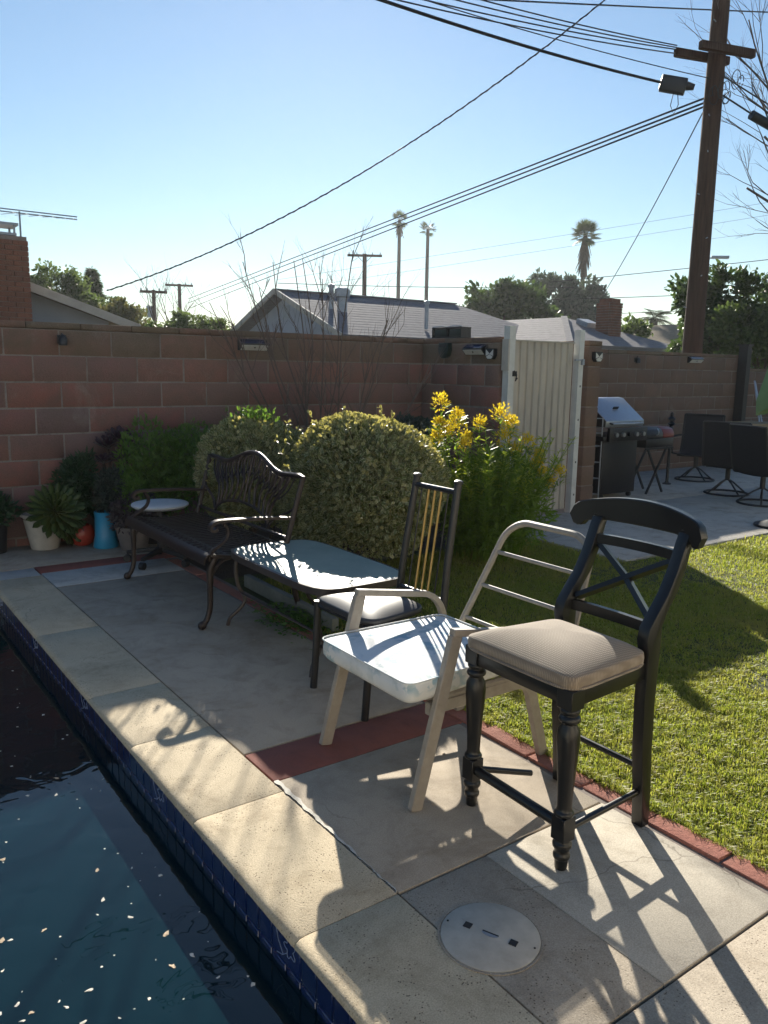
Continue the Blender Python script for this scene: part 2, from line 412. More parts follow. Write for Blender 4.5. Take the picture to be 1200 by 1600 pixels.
def fabric_weave():
    m, nt, b = new_mat('taupe_weave')
    c = coords(nt)
    w1 = nt.nodes.new('ShaderNodeTexWave'); w1.bands_direction = 'X'; w1.inputs['Scale'].default_value = 46
    w2 = nt.nodes.new('ShaderNodeTexWave'); w2.bands_direction = 'Y'; w2.inputs['Scale'].default_value = 46
    for w in (w1, w2):
        w.inputs['Distortion'].default_value = 0.5
        w.inputs['Detail'].default_value = 2
        nt.links.new(c, w.inputs['Vector'])
    mul = nt.nodes.new('ShaderNodeMath'); mul.operation = 'MULTIPLY'
    nt.links.new(w1.outputs['Fac'], mul.inputs[0])
    nt.links.new(w2.outputs['Fac'], mul.inputs[1])
    col = ramp(nt, mul.outputs[0], [(0.0, rgb(0.23, 0.18, 0.13)), (0.6, rgb(0.36, 0.29, 0.215))])
    st = ramp(nt, noise(nt, c, 9.0, 4.0), [(0.3, rgb(0.8, 0.8, 0.8)), (0.7, rgb(1.05, 1.05, 1.05))])
    col = mixc(nt, 0.8, col, st, 'MULTIPLY')
    nt.links.new(col, b.inputs['Base Color'])
    b.inputs['Roughness'].default_value = 0.95
    b.inputs['Sheen Weight'].default_value = 0.25
    bump(nt, b, mul.outputs[0], 0.5, 0.002)
    return m
M['weave'] = fabric_weave()

def floral():
    m, nt, b = new_mat('white_blue_floral')
    c = coords(nt)
    n = nt.nodes.new('ShaderNodeTexNoise')
    n.inputs['Scale'].default_value = 26
    n.inputs['Detail'].default_value = 3
    nt.links.new(c, n.inputs['Vector'])
    big = ramp(nt, noise(nt, c, 7.0, 2.0), [(0.44, rgb(0, 0, 0)), (0.56, rgb(1, 1, 1))])
    spots = ramp(nt, n.outputs['Fac'], [(0.48, rgb(0, 0, 0)), (0.54, rgb(1, 1, 1))])
    mk = mixc(nt, 1.0, big, spots, 'MULTIPLY')
    tint = ramp(nt, noise(nt, c, 11.0, 1.0), [(0.4, rgb(0.20, 0.38, 0.48)), (0.6, rgb(0.45, 0.50, 0.48))])
    base = ramp(nt, noise(nt, c, 5.0, 5.0), [(0.3, rgb(0.60, 0.61, 0.60)), (0.7, rgb(0.74, 0.75, 0.74))])
    m2 = nt.nodes.new('ShaderNodeMath'); m2.operation = 'MULTIPLY'; m2.inputs[1].default_value = 0.75
    nt.links.new(mk, m2.inputs[0])
    col = mixc(nt, m2.outputs[0], base, tint)
    nt.links.new(col, b.inputs['Base Color'])
    b.inputs['Roughness'].default_value = 0.8
    bump(nt, b, noise(nt, c, 14.0, 3.0), 0.35, 0.01)
    return m
M['floral'] = floral()

def table_glass():
    m, nt, b = new_mat('frosted_glass')
    c = coords(nt)
    col = ramp(nt, noise(nt, c, 6.0, 6.0, 0.7), [(0.3, rgb(0.20, 0.27, 0.235)), (0.7, rgb(0.29, 0.36, 0.315))])
    dust = ramp(nt, noise(nt, c, 60.0, 4.0), [(0.58, rgb(0, 0, 0)), (0.75, rgb(0.6, 0.6, 0.6))])
    col = mixc(nt, dust, col, rgb(0.42, 0.43, 0.38))
    nt.links.new(col, b.inputs['Base Color'])
    b.inputs['Roughness'].default_value = 0.42
    b.inputs['Specular IOR Level'].default_value = 0.3
    b.inputs['Transmission Weight'].default_value = 0.15
    bump(nt, b, noise(nt, c, 120.0, 2.0), 0.15, 0.001)
    return m
M['glass'] = table_glass()

# ------------------------------------------------------------------ mesh helpers
def vec(*a):
    return Vector(a)

class MB:
    """collects geometry in world coordinates; build() links it as ONE mesh object"""
    def __init__(self):
        self.v = []
        self.f = []

    def add(self, vs, fs):
        o = len(self.v)
        self.v.extend([tuple(p) for p in vs])
        self.f.extend([tuple(i + o for i in f) for f in fs])
        return self

    def box(self, c, s, rot=None):
        c = Vector(c)
        hx, hy, hz = s[0] / 2, s[1] / 2, s[2] / 2
        vs = []
        for z in (-hz, hz):
            for x, y in ((-hx, -hy), (hx, -hy), (hx, hy), (-hx, hy)):
                p = Vector((x, y, z))
                if rot is not None:
                    p = rot @ p
                vs.append(c + p)
        fs = [(0, 3, 2, 1), (4, 5, 6, 7), (0, 1, 5, 4), (1, 2, 6, 5), (2, 3, 7, 6), (3, 0, 4, 7)]
        return self.add(vs, fs)

    def bx(self, x0, x1, y0, y1, z0, z1):
        return self.box(((x0 + x1) / 2, (y0 + y1) / 2, (z0 + z1) / 2), (x1 - x0, y1 - y0, z1 - z0))

    def bar(self, p0, p1, w, h, up=(0, 0, 1), w1=None, h1=None):
        p0, p1 = Vector(p0), Vector(p1)
        d = (p1 - p0).normalized()
        up = Vector(up)
        s = d.cross(up)
        if s.length < 1e-4:
            s = d.cross(Vector((1, 0, 0)))
        s.normalize()
        u = s.cross(d).normalized()
        w1 = w if w1 is None else w1
        h1 = h if h1 is None else h1
        vs = []
        for p, ww, hh in ((p0, w, h), (p1, w1, h1)):
            for a, b in ((-1, -1), (1, -1), (1, 1), (-1, 1)):
                vs.append(p + s * (a * ww / 2) + u * (b * hh / 2))
        return self.add(vs, [(0, 1, 2, 3), (7, 6, 5, 4), (0, 4, 5, 1), (1, 5, 6, 2), (2, 6, 7, 3), (3, 7, 4, 0)])

    def tube(self, pts, r, n=8, closed=False, flat=1.0, up=None):
        pts = [Vector(p) for p in pts]
        k = len(pts)
        rs = [r] * k if not hasattr(r, '__len__') else list(r)
        tang = []
        for i in range(k):
            if closed:
                t = pts[(i + 1) % k] - pts[i - 1]
            else:
                t = pts[min(i + 1, k - 1)] - pts[max(i - 1, 0)]
            tang.append(t.normalized() if t.length > 1e-9 else Vector((0, 0, 1)))
        ref = Vector(up) if up is not None else (Vector((0, 0, 1)) if abs(tang[0].z) < 0.9 else Vector((1, 0, 0)))
        nrm = (ref - tang[0] * ref.dot(tang[0])).normalized()
        vs = []
        for i in range(k):
            nrm = nrm - tang[i] * nrm.dot(tang[i])
            if nrm.length < 1e-6:
                nrm = tang[i].orthogonal()
            nrm.normalize()
            bn = tang[i].cross(nrm)
            for j in range(n):
                a = 2 * math.pi * (j + 0.5) / n
                vs.append(pts[i] + nrm * (math.cos(a) * rs[i] * flat) + bn * (math.sin(a) * rs[i]))
        fs = []
        for i in range(k if closed else k - 1):
            for j in range(n):
                a, b = i * n + j, i * n + (j + 1) % n
                c, d = ((i + 1) % k) * n + (j + 1) % n, ((i + 1) % k) * n + j
                fs.append((a, b, c, d))
        if not closed:
            fs.append(tuple(range(n - 1, -1, -1)))
            fs.append(tuple((k - 1) * n + j for j in range(n)))
        return self.add(vs, fs)

    def lathe(self, prof, c=(0, 0, 0), n=20, cap=True):
        c = Vector(c)
        vs, fs = [], []
        for r, z in prof:
            for j in range(n):
                a = 2 * math.pi * j / n
                vs.append(c + Vector((r * math.cos(a), r * math.sin(a), z)))
        for i in range(len(prof) - 1):
            for j in range(n):
                fs.append((i * n + j, i * n + (j + 1) % n, (i + 1) * n + (j + 1) % n, (i + 1) * n + j))
        if cap:
            fs.append(tuple(range(n - 1, -1, -1)))
            fs.append(tuple((len(prof) - 1) * n + j for j in range(n)))
        return self.add(vs, fs)

    def extrude(self, poly, d):
        d = Vector(d)
        poly = [Vector(p) for p in poly]
        n = len(poly)
        vs = poly + [p + d for p in poly]
        fs = [tuple(range(n - 1, -1, -1)), tuple(range(n, 2 * n))]
        for i in range(n):
            j = (i + 1) % n
            fs.append((i, j, n + j, n + i))
        return self.add(vs, fs)

    def ball(self, c, r, nu=12, nv=8):
        c = Vector(c)
        if not hasattr(r, '__len__'):
            r = (r, r, r)
        vs, fs = [], []
        for i in range(1, nv):
            t = math.pi * i / nv
            for j in range(nu):
                a = 2 * math.pi * j / nu
                vs.append(c + Vector((r[0] * math.sin(t) * math.cos(a), r[1] * math.sin(t) * math.sin(a), r[2] * math.cos(t))))
        top, bot = len(vs), len(vs) + 1
        vs += [c + Vector((0, 0, r[2])), c - Vector((0, 0, r[2]))]
        for i in range(nv - 2):
            for j in range(nu):
                fs.append((i * nu + j, (i + 1) * nu + j, (i + 1) * nu + (j + 1) % nu, i * nu + (j + 1) % nu))
        for j in range(nu):
            fs.append((top, j, (j + 1) % nu))
            fs.append((bot, (nv - 2) * nu + (j + 1) % nu, (nv - 2) * nu + j))
        return self.add(vs, fs)

    def mesh(self, name, mat, off=(0, 0, 0), smooth=True, angle=40, bevel=0.0, seg=2):
        me = bpy.data.meshes.new(name)
        off = Vector(off)
        me.from_pydata([tuple(Vector(p) - off) for p in self.v], [], self.f)
        bm = bmesh.new()
        bm.from_mesh(me)
        bmesh.ops.recalc_face_normals(bm, faces=bm.faces)
        if bevel:
            es = [e for e in bm.edges if len(e.link_faces) == 2 and e.calc_face_angle(0) > 0.6]
            bmesh.ops.bevel(bm, geom=es, offset=bevel, segments=seg, profile=0.5, affect='EDGES', clamp_overlap=True)
        bm.to_mesh(me)
        bm.free()
        if smooth:
            me.shade_smooth()
            me.set_sharp_from_angle(angle=math.radians(angle))
        me.materials.append(M[mat] if isinstance(mat, str) else mat)
        return me

    def build(self, name, mat, parent=None, **kw):
        off = WLOC.get(parent.name, (0, 0, 0)) if parent is not None else kw.pop('origin', (0, 0, 0))
        me = self.mesh(name, mat, off, **kw)
        o = bpy.data.objects.new(name, me)
        COL.objects.link(o)
        if parent is not None:
            o.parent = parent
        else:
            o.location = off
        WLOC[o.name] = tuple(off)
        return o

WLOC = {}

def thing(name, label, cat, loc=(0, 0, 0), group=None):
    o = bpy.data.objects.new(name, None)
    o.empty_display_size = 0.1
    COL.objects.link(o)
    o.location = loc
    WLOC[o.name] = tuple(loc)
    o['label'] = label
    o['category'] = cat
    if group:
        o['group'] = group
    return o

def tag(o, label, cat, group=None, kind=None):
    if label:
        o['label'] = label
    if cat:
        o['category'] = cat
    if group:
        o['group'] = group
    if kind:
        o['kind'] = kind
    return o

def struct(o, label=None):
    o['kind'] = 'structure'
    if label:
        o['label'] = label
    return o

def place(name, me, loc, parent=None, rot=(0, 0, 0), scale=(1, 1, 1)):
    """a linked copy of a mesh; loc in world coordinates"""
    o = bpy.data.objects.new(name, me)
    COL.objects.link(o)
    loc = Vector(loc)
    if parent is not None:
        o.parent = parent
        o.location = loc - Vector(WLOC[parent.name])
    else:
        o.location = loc
    WLOC[o.name] = tuple(loc)
    o.rotation_euler = rot
    o.scale = scale
    return o

def raw_mesh(name, verts, faces_flat, per, mat, uv=None, smooth=False):
    """fast mesh from numpy: verts (n,3), faces_flat (m*per) loop indices"""
    me = bpy.data.meshes.new(name)
    nv, nl = len(verts), len(faces_flat)
    npoly = nl // per
    me.vertices.add(nv)
    me.vertices.foreach_set('co', np.asarray(verts, np.float32).ravel())
    me.loops.add(nl)
    me.loops.foreach_set('vertex_index', np.asarray(faces_flat, np.int32))
    me.polygons.add(npoly)
    me.polygons.foreach_set('loop_start', np.arange(npoly, dtype=np.int32) * per)
    me.polygons.foreach_set('loop_total', np.full(npoly, per, np.int32))
    if uv is not None:
        l = me.uv_layers.new(name='UVMap')
        l.data.foreach_set('uv', np.asarray(uv, np.float32).ravel())
    me.update(calc_edges=True)
    me.validate()
    if smooth:
        me.shade_smooth()
    me.materials.append(M[mat])
    return me

def unit(a):
    return a / np.maximum(np.linalg.norm(a, axis=-1, keepdims=True), 1e-9)

# leaf outlines: (along 0..1, across -1..1, lift)
LEAF_ROUND = [(0, 0, 0), (0.3, 0.85, 0.10), (0.72, 0.8, 0.10), (1, 0, -0.05), (0.72, -0.8, 0.10), (0.3, -0.85, 0.10)]
LEAF_LANCE = [(0, 0, 0), (0.3, 1, 0.06), (0.65, 0.7, 0.02), (1, 0, -0.15), (0.65, -0.7, 0.02), (0.3, -1, 0.06)]

def leaf_arrays(pos, direc, normal, length, width, outline):
    n = len(pos)
    direc = unit(direc)
    side = unit(np.cross(direc, normal))
    nrm = np.cross(side, direc)
    L = np.broadcast_to(np.asarray(length, float), (n,))[:, None]
    W = np.broadcast_to(np.asarray(width, float), (n,))[:, None]
    vs = np.stack([pos + direc * L * a + side * W * 0.5 * b + nrm * W * c for a, b, c in outline], 1)
    base = (np.arange(n) * 6)[:, None]
    fc = np.concatenate([base + np.array([0, 1, 2, 3]), base + np.array([0, 3, 4, 5])], 1).ravel()
    u = np.array([(0.5 + 0.5 * b, a) for a, b, c in outline])
    uv = np.tile(np.concatenate([u[[0, 1, 2, 3]], u[[0, 3, 4, 5]]]), (n, 1))
    return vs.reshape(-1, 3), fc, uv

def leaves(name, mat, pos, direc, normal, length, width, parent=None, outline=LEAF_ROUND, origin=(0, 0, 0), kind=None):
    off = np.array(WLOC[parent.name]) if parent is not None else np.array(origin, float)
    vs, fc, uv = leaf_arrays(np.asarray(pos) - off, np.asarray(direc), np.asarray(normal), length, width, outline)
    me = raw_mesh(name, vs, fc, 4, mat, uv)
    o = bpy.data.objects.new(name, me)
    COL.objects.link(o)
    if parent is not None:
        o.parent = parent
    else:
        o.location = off
    WLOC[o.name] = tuple(off)
    if kind:
        o['kind'] = kind
    return o

def rand_dirs(n):
    return unit(rng.normal(size=(n, 3)))

def lumpy(d, seed, amp=0.12, k=7):
    """smooth bumps on a sphere of directions"""
    r = np.random.default_rng(seed)
    c = unit(r.normal(size=(k * 4, 3)))
    a = r.uniform(-1, 1, k * 4)
    out = np.zeros(len(d))
    for ci, ai in zip(c, a):
        out += ai * np.exp((d @ ci - 1) * 9)
    c = unit(r.normal(size=(90, 3)))
    a = r.uniform(-.6, 1, 90)
    for ci, ai in zip(c, a):
        out += .55 * ai * np.exp((d @ ci - 1) * 70)
    return 1 + amp * out

# ================================================================== SETTING
PX0, PX1, PY0, PY1 = -4.5, 0.955, 0.6, 5.95       # pool basin
WZ = -0.16                                        # water level

# ground with the pool cut out of it
g = MB()
B = 240.0
for x0, x1, y0, y1 in ((-B, PX0 - .02, -B, B), (PX1 + .02, B, -B, B), (PX0 - .02, PX1 + .02, -B, PY0 - .02), (PX0 - .02, PX1 + .02, PY1 + .02, B)):
    g.add([(x0, y0, -0.06), (x1, y0, -0.06), (x1, y1, -0.06), (x0, y1, -0.06)], [(0, 1, 2, 3)])
struct(g.build('ground', 'ground', smooth=False))

basin = MB()
for x0, x1, y0, y1 in ((PX0 - .15, PX0, PY0 - .15, PY1 + .15), (PX1, PX1 + .15, PY0 - .15, PY1 + .15), (PX0, PX1, PY0 - .15, PY0), (PX0, PX1, PY1, PY1 + .15)):
    basin.bx(x0, x1, y0, y1, -1.5, -0.0345)
basin.bx(PX0, PX1, PY0, PY1, -1.5, -1.4)
pool = struct(basin.build('pool_basin', 'grout', smooth=False))

w = MB()
nx, ny = 2, 2
w.add([(PX0, PY0, WZ), (PX1 - .0005, PY0, WZ), (PX1 - .0005, PY1, WZ), (PX0, PY1, WZ)], [(0, 1, 2, 3)])
struct(w.build('pool_water', 'water', smooth=False))

# waterline tiles, each a piece of the basin
TP = 0.082
tm = MB().box((0, 0, 0), (0.010, TP - 0.0075, 0.098)).mesh('tile', 'tile', bevel=0.002, seg=1)
dm = MB().box((0, 0, 0), (0.010, 2 * TP - 0.0075, 0.098)).mesh('decor_tile', 'tile', bevel=0.002, seg=1)
deco_first, deco_step = 1.700, 0.984
k = 0
y = 0.634
while y < PY1 - 0.05:
    is_deco = abs(((y + TP / 2 - (deco_first + 0.041)) / deco_step) - round((y + TP / 2 - (deco_first + 0.041)) / deco_step)) * deco_step < 0.045
    for r, z in enumerate((-0.085, -0.1885)):
        if is_deco and r == 0:
            o = place('decor_tile', dm, (PX1 - 0.004, y + TP / 2, z), pool)
            o['label'] = 'double width blue tile with pale flower outline'
            ln = MB()
            yc = y + TP / 2
            pts = []
            for i in range(33):
                a = 2 * math.pi * i / 32
                rr = 0.026 * (1 + 0.32 * math.cos(5 * a))
                pts.append((PX1 - 0.0095, yc - 0.025 + rr * math.cos(a), z + 0.012 + rr * math.sin(a)))
            ln.tube(pts[:-1], 0.0011, 4, closed=True)
            ln.tube([(PX1 - 0.0095, yc - 0.01, z - 0.008), (PX1 - 0.0095, yc + 0.015, z - 0.03), (PX1 - 0.0095, yc + 0.05, z - 0.042)], 0.0011, 4)
            ln.tube([(PX1 - 0.0095, yc + 0.012, z - 0.028), (PX1 - 0.0095, yc + 0.04, z + 0.0), (PX1 - 0.0095, yc + 0.055, z + 0.035)], 0.0011, 4)
            ln.build('flower_outline', 'glaze_line', o)
        elif is_deco:
            place('tile', tm, (PX1 - 0.004, y, z), pool)
            place('tile', tm, (PX1 - 0.004, y + TP, z), pool)
        else:
            place('tile', tm, (PX1 - 0.004 + random.uniform(-.0008, .0008), y, z), pool)
    y += TP * (2 if is_deco else 1)

# ---------------- pool coping: bullnosed cast stones
cope = struct(thing('pool_coping', 'cream concrete bullnose coping stones along the pool edge', 'coping'))
del cope['category']
def coping_stone(y0, y1):
    prof = [(0.962, -0.0335), (0.945, -0.0345), (0.933, -0.031), (0.927, -0.024), (0.927, -0.017), (0.932, -0.008), (0.943, -0.0025), (0.96, 0.0), (1.268, 0.0), (1.268, -0.0335)]
    m = MB()
    n = len(prof)
    ys = [y0, y0 + 0.004] + [y0 + (y1 - y0) * t for t in (0.25, 0.5, 0.75)] + [y1 - 0.004, y1]
    vs, fs = [], []
    for i, yy in enumerate(ys):
        sh = 0.0015 if i in (0, len(ys) - 1) else 0.0
        for (x, z) in prof:
            vs.append((x + (sh if x < 0.95 else 0), yy, z - (sh if z > -0.03 else 0)))
    for i in range(len(ys) - 1):
        for j in range(n):
            a, b = i * n + j, i * n + (j + 1) % n
            fs.append((a, b, (i + 1) * n + (j + 1) % n, (i + 1) * n + j))
    fs.append(tuple(range(n)))
    fs.append(tuple((len(ys) - 1) * n + j for j in range(n - 1, -1, -1)))
    m.add(vs, fs)
    m.build('coping_stone', 'coping', cope, angle=35)
edges = [-1.2, 0.15, 0.92, 1.660, 2.35, 2.99, 3.56, 4.58, 5.94]
for a, b in zip(edges[:-1], edges[1:]):
    coping_stone(a + 0.0012, b - 0.0012)
ce = MB().bx(PX0 - .3, 1.268, 5.946, 6.19, -0.05, 0.0)
ce.build('coping_stone', 'patch', cope, bevel=0.008)
ce = MB().bx(PX0 - .3, 0.93, 0.27, 0.615, -0.05, 0.0)
ce.build('coping_stone', 'coping', cope, bevel=0.01)

# ---------------- deck: bed, slabs, red bands
bed = MB()
bed.bx(1.25, 2.30, -3.0, 7.2, -0.055, -0.014)
bed.bx(-7.0, 1.25, 5.96, 7.2, -0.055, -0.052)
bed.bx(-7.0, 0.93, -3.0, 0.27, -0.055, -0.014)
deck = struct(bed.build('pool_deck', 'joint', smooth=False))
def slab(x0, x1, y0, y1, mat, top=0.0, g=0.0022, label=None):
    o = MB().bx(x0 + g, x1 - g, y0 + g, y1 - g, -0.05, top).build('slab' if label is None else 'red_band', mat, deck, bevel=0.003)
    if label:
        o['label'] = label
    return o
slab(1.274, 1.6125, 1.004, 1.652, 'slab_rough', -0.0008, .0006)
slab(1.6125, 2.166, 1.004, 1.652, 'slab_pale', 0.0008, .0006)
slab(1.274, 2.166, 1.658, 2.424, 'slab', 0.0)
slab(1.274, 2.19, 2.424, 2.672, 'red_band', 0.0, label='dusty red painted concrete band across the deck')
slab(1.274, 2.176, 2.678, 5.555, 'slab', 0.0)
slab(1.274, 2.19, 5.556, 5.985, 'patch', 0.001)
slab(1.274, 2.6, 5.99, 6.205, 'red_band', 0.0, label='dark red painted concrete band near the block wall')
slab(-7.0, 2.6, 6.21, 7.15, 'slab', 0.0)
slab(1.274, 2.166, -0.6, 0.998, 'slab_rough', -0.001)
slab(1.274, 2.166, -3.0, -0.604, 'slab', 0.0)
slab(-7.0, 0.92, -3.0, 0.262, 'slab', 0.0)

# chips and pits in the rough slab
# white sealant smeared along the coping joint
wd = MB()
n = 60
L_, R_ = [], []
for i in range(n + 1):
    yy = 1.668 + (2.425 - 1.668) * i / n
    t = i / n
    c = 1.272 + 0.010 * t + 0.0025 * math.sin(i * .7) + .0015 * math.sin(i * 1.9)
    hw = (0.002 + 0.008 * t) * (0.75 + 0.25 * math.sin(i * 1.1) + .2 * random.random())
    if 0.02 < t < 0.3 and random.random() < 0.4:
        hw *= 0.3
    L_.append((c - hw, yy))
    R_.append((c + hw * 1.2, yy))
for i in range(n):
    q = [L_[i], R_[i], R_[i + 1], L_[i + 1]]
    wd.add([(x, y, 0.003) for x, y in q] + [(x, y, -0.004) for x, y in q], [(0, 1, 2, 3), (4, 7, 6, 5), (0, 4, 5, 1), (2, 6, 7, 3)])
wd.build('sealant_smear', 'white_drip', deck, smooth=False)

# mortar strip and edging bricks
ms = MB().bx(2.168, 2.31, -3.0, 6.3, -0.05, -0.006)
ms.build('mortar_strip', 'mortar', deck, smooth=False)
edging = struct(thing('brick_edging', 'row of red edging bricks between deck and lawn', 'edging'))
del edging['category']
bms = []
for i in range(4):
    q = MB()
    q.bx(-0.040, 0.040, -0.134, 0.134, -0.045, 0.0)
    me = q.mesh('brick', 'brick', bevel=0.006)
    for v in me.vertices:
        v.co += Vector((random.uniform(-.002, .002), random.uniform(-.003, .003), random.uniform(-.002, .002)))
    bms.append(me)
i = 0
yy = 2.043 - 0.276 * 16
while yy < 5.9:
    place('brick', bms[i % 4], (2.232 + random.uniform(-.004, .004), yy + 0.138, 0.004 + random.uniform(-.004, .003)), edging, (random.uniform(-.01, .01), random.uniform(-.02, .02), random.uniform(-.012, .012)))
    yy += 0.276
    i += 1

# skimmer lid
sk = thing('skimmer_lid', 'round off-white skimmer lid with two square finger holes set in the deck', 'lid', (1.37, 1.376, 0))
q = MB().lathe([(0.134, 0.0), (0.134, 0.0035), (0.130, 0.006), (0.001, 0.0075)], (1.37, 1.376, 0), 48)
q.build('cover', 'lid_plastic', sk)
ring = MB().lathe([(0.136, 0.0), (0.136, 0.0025), (0.142, 0.0025), (0.142, 0.0)], (1.37, 1.376, 0), 48, cap=False)
ring.build('rim', 'slab_rough', sk)
ang = math.atan2(1.322 - 1.446, 1.398 - 1.343)
ca = Matrix.Rotation(ang, 3, 'Z')
for s in (-1, 1):
    p = Vector((1.37, 1.376, 0.0072)) + ca @ Vector((s * 0.066, 0, 0))
    MB().box(p, (0.021, 0.021, 0.0030), ca).build('finger_hole', 'rubber', sk, smooth=False)
    for d in (0.121,):
        p = Vector((1.37, 1.376, 0.0066)) + ca @ Vector((s * d, 0.012 * s, 0))
        MB().lathe([(0.003, 0), (0.003, 0.0015)], p, 8).build('screw', 'rubber', sk)
cr = []
for i in range(13):
    a = math.pi * i / 12
    cr.append((0.024 * math.cos(a), -0.011 * math.sin(a)))
MB().extrude([Vector((1.37, 1.376, 0.0068)) + ca @ Vector((x, y, 0)) for x, y in cr], (0, 0, 0.0016)).build('moulded_crescent', 'metal_grey', sk, smooth=False)
MB().box(Vector((1.37, 1.376, 0.0080)) + ca @ Vector((0, 0.0025, 0)), (0.046, 0.0032, 0.0016), ca).build('moulded_bar', 'rubber', sk, smooth=False)

# ---------------- patio slab, lawn, planting bed
pat = MB()
pat.bx(5.28, 8.2, 3.96, 5.74, -0.05, 0.006)
pat.bx(8.21, 13.0, 3.96, 5.74, -0.05, 0.004)
pat.bx(6.72, 13.0, 5.75, 7.62, -0.05, 0.005)
pat.bx(5.60, 6.71, 5.75, 9.0, -0.05, 0.002)
struct(pat.build('patio', 'patio', bevel=0.008))
lw = MB()
xs = np.linspace(2.27, 14.0, 60)
ys = np.linspace(-3.0, 3.95, 40)
vs = [(x, y, -0.012 + 0.012 * math.sin(x * 2.1 + y) * math.cos(y * 1.7)) for y in ys for x in xs]
fs = [(j * 60 + i, j * 60 + i + 1, (j + 1) * 60 + i + 1, (j + 1) * 60 + i) for j in range(39) for i in range(59)]
lw.add(vs, fs)
lw.add([(2.27, 3.95, -0.014), (5.275, 3.95, -0.014), (5.275, 5.2, -0.014), (2.27, 5.2, -0.014)], [(0, 1, 2, 3)])
struct(lw.build('lawn', 'lawn_soil'))
bedm = MB()
bedm.bx(2.275, 5.27, 3.9, 7.0, -0.055, -0.018)
struct(bedm.build('planting_bed', 'soil', smooth=False))

def grass_blades():
    P, Hh, W = [], [], []
    def region(n, x0, x1, y0, y1, h, w):
        p = np.stack([rng.uniform(x0, x1, n), rng.uniform(y0, y1, n), np.full(n, -0.014)], 1)
        P.append(p); Hh.append(rng.uniform(0.45, 1.1, n) * h); W.append(rng.uniform(0.7, 1.3, n) * w)
    region(95000, 2.275, 3.6, 0.5, 3.2, 0.029, 0.0040)
    region(80000, 2.275, 5.2, 2.0, 3.96, 0.029, 0.0046)
    region(60000, 3.6, 6.8, 0.8, 3.94, 0.030, 0.0052)
    region(25000, 2.4, 5.25, 3.9, 5.0, 0.045, 0.0058)
    region(18000, 6.5, 9.5, 1.5, 3.94, 0.045, 0.007)
    region(5200, 2.262, 2.300, 0.6, 3.6, 0.046, 0.0040)
    region(9000, 2.3, 7.0, 0.8, 3.9, 0.044, 0.0042)
    p, h, wd_ = np.concatenate(P), np.concatenate(Hh), np.concatenate(W)
    # tufts: pull blades towards clump centres
    cl = np.sin(p[:, 0] * 31 + 3 * np.sin(p[:, 1] * 17)) * np.sin(p[:, 1] * 29 + 2 * np.sin(p[:, 0] * 13))
    h *= 1 + 0.35 * cl
    n = len(p)
    a = rng.uniform(0, 2 * np.pi, n)
    lean = rng.uniform(0.2, 1.3, n)
    d = np.stack([np.cos(a), np.sin(a), np.zeros(n)], 1)
    s = np.stack([-np.sin(a), np.cos(a), np.zeros(n)], 1)
    up = np.array([0, 0, 1.0])
    mid = p + up * (h * 0.6)[:, None] + d * (h * lean * 0.25)[:, None]
    tip = p + up * (h * (1 - 0.25 * lean))[:, None] + d * (h * lean * 0.8)[:, None]
    hw = (wd_ / 2)[:, None]
    vs = np.stack([p - s * hw, p + s * hw, mid + s * hw * 0.8, tip, mid - s * hw * 0.8], 1).reshape(-1, 3)
    b = (np.arange(n) * 5)[:, None]
    fc = np.concatenate([b + np.array([0, 1, 2]), b + np.array([0, 2, 4]), b + np.array([4, 2, 3])], 1).ravel()
    me = raw_mesh('grass', vs, fc, 3, 'grass')
    o = bpy.data.objects.new('grass', me)
    COL.objects.link(o)
    tag(o, 'short sunlit green and straw coloured grass covering the lawn', 'grass', kind='stuff')
grass_blades()

# ================================================================== BLOCK WALLS
BL, BH, JT = 0.426, 0.2125, 0.011
Z0 = 0.068 - BH
def block_mesh(lx, ly, lz, mat, amp=0.002):
    q = MB().box((0, 0, 0), (lx, ly, lz))
    me = q.mesh('block', mat, bevel=0.006, seg=1, angle=60)
    for v in me.vertices:
        v.co += Vector((random.uniform(-amp, amp), random.uniform(-amp, amp), random.uniform(-amp, amp)))
    return me

def block_wall(root, axis, a0, a1, face, thick, phase, rows, matname, top_mat, z0=Z0, half0=0, cap=True):
    """axis 'x': wall runs along x with its front at y=face, body behind; axis 'y': along y, front at x=face"""
    core = MB()
    zt = z0 + rows * BH
    if axis == 'x':
        core.bx(a0 + .012, a1 - .012, face + .005, face + thick - .005, z0, zt)
    else:
        core.bx(face + .005, face + thick - .005, a0 + .012, a1 - .012, z0, zt)
    core.build('mortar_core', 'mortar', root, smooth=False)
    cache = {}
    for r in range(rows):
        zc = z0 + (r + 0.5) * BH
        off = phase + (0.5 * BL if (r + half0) % 2 else 0.0)
        s = a0 + ((off - a0) % BL) - BL
        while s < a1 - 0.02:
            e = min(s + BL, a1)
            b = max(s, a0)
            if e - b > 0.03:
                ln = round(e - b - JT, 3)
                mt = top_mat if r == rows - 1 else matname
                key = (ln, mt, random.randrange(3))
                if key not in cache:
                    sz = (ln, thick, BH - JT) if axis == 'x' else (thick, ln, BH - JT)
                    cache[key] = block_mesh(*sz, mt)
                j = random.uniform(-.003, .003)
                c = ((b + e) / 2, face + thick / 2 + j, zc) if axis == 'x' else (face + thick / 2 + j, (b + e) / 2, zc)
                place('block', cache[key], c, root)
            s += BL
    if cap:
        s = a0
        while s < a1 - 0.01:
            e = min(s + BL, a1)
            if a1 - e < 0.1:
                e = a1
            sz = (e - s - 0.006, thick + 0.012, 0.052) if axis == 'x' else (thick + 0.012, e - s - 0.006, 0.052)
            me = block_mesh(*sz, 'block_top', 0.0015)
            me.name = 'cap_block'
            c = ((s + e) / 2, face + thick / 2, zt + 0.030) if axis == 'x' else (face + thick / 2, (s + e) / 2, zt + 0.030)
            place('cap_block', me, c, root)
            s = e

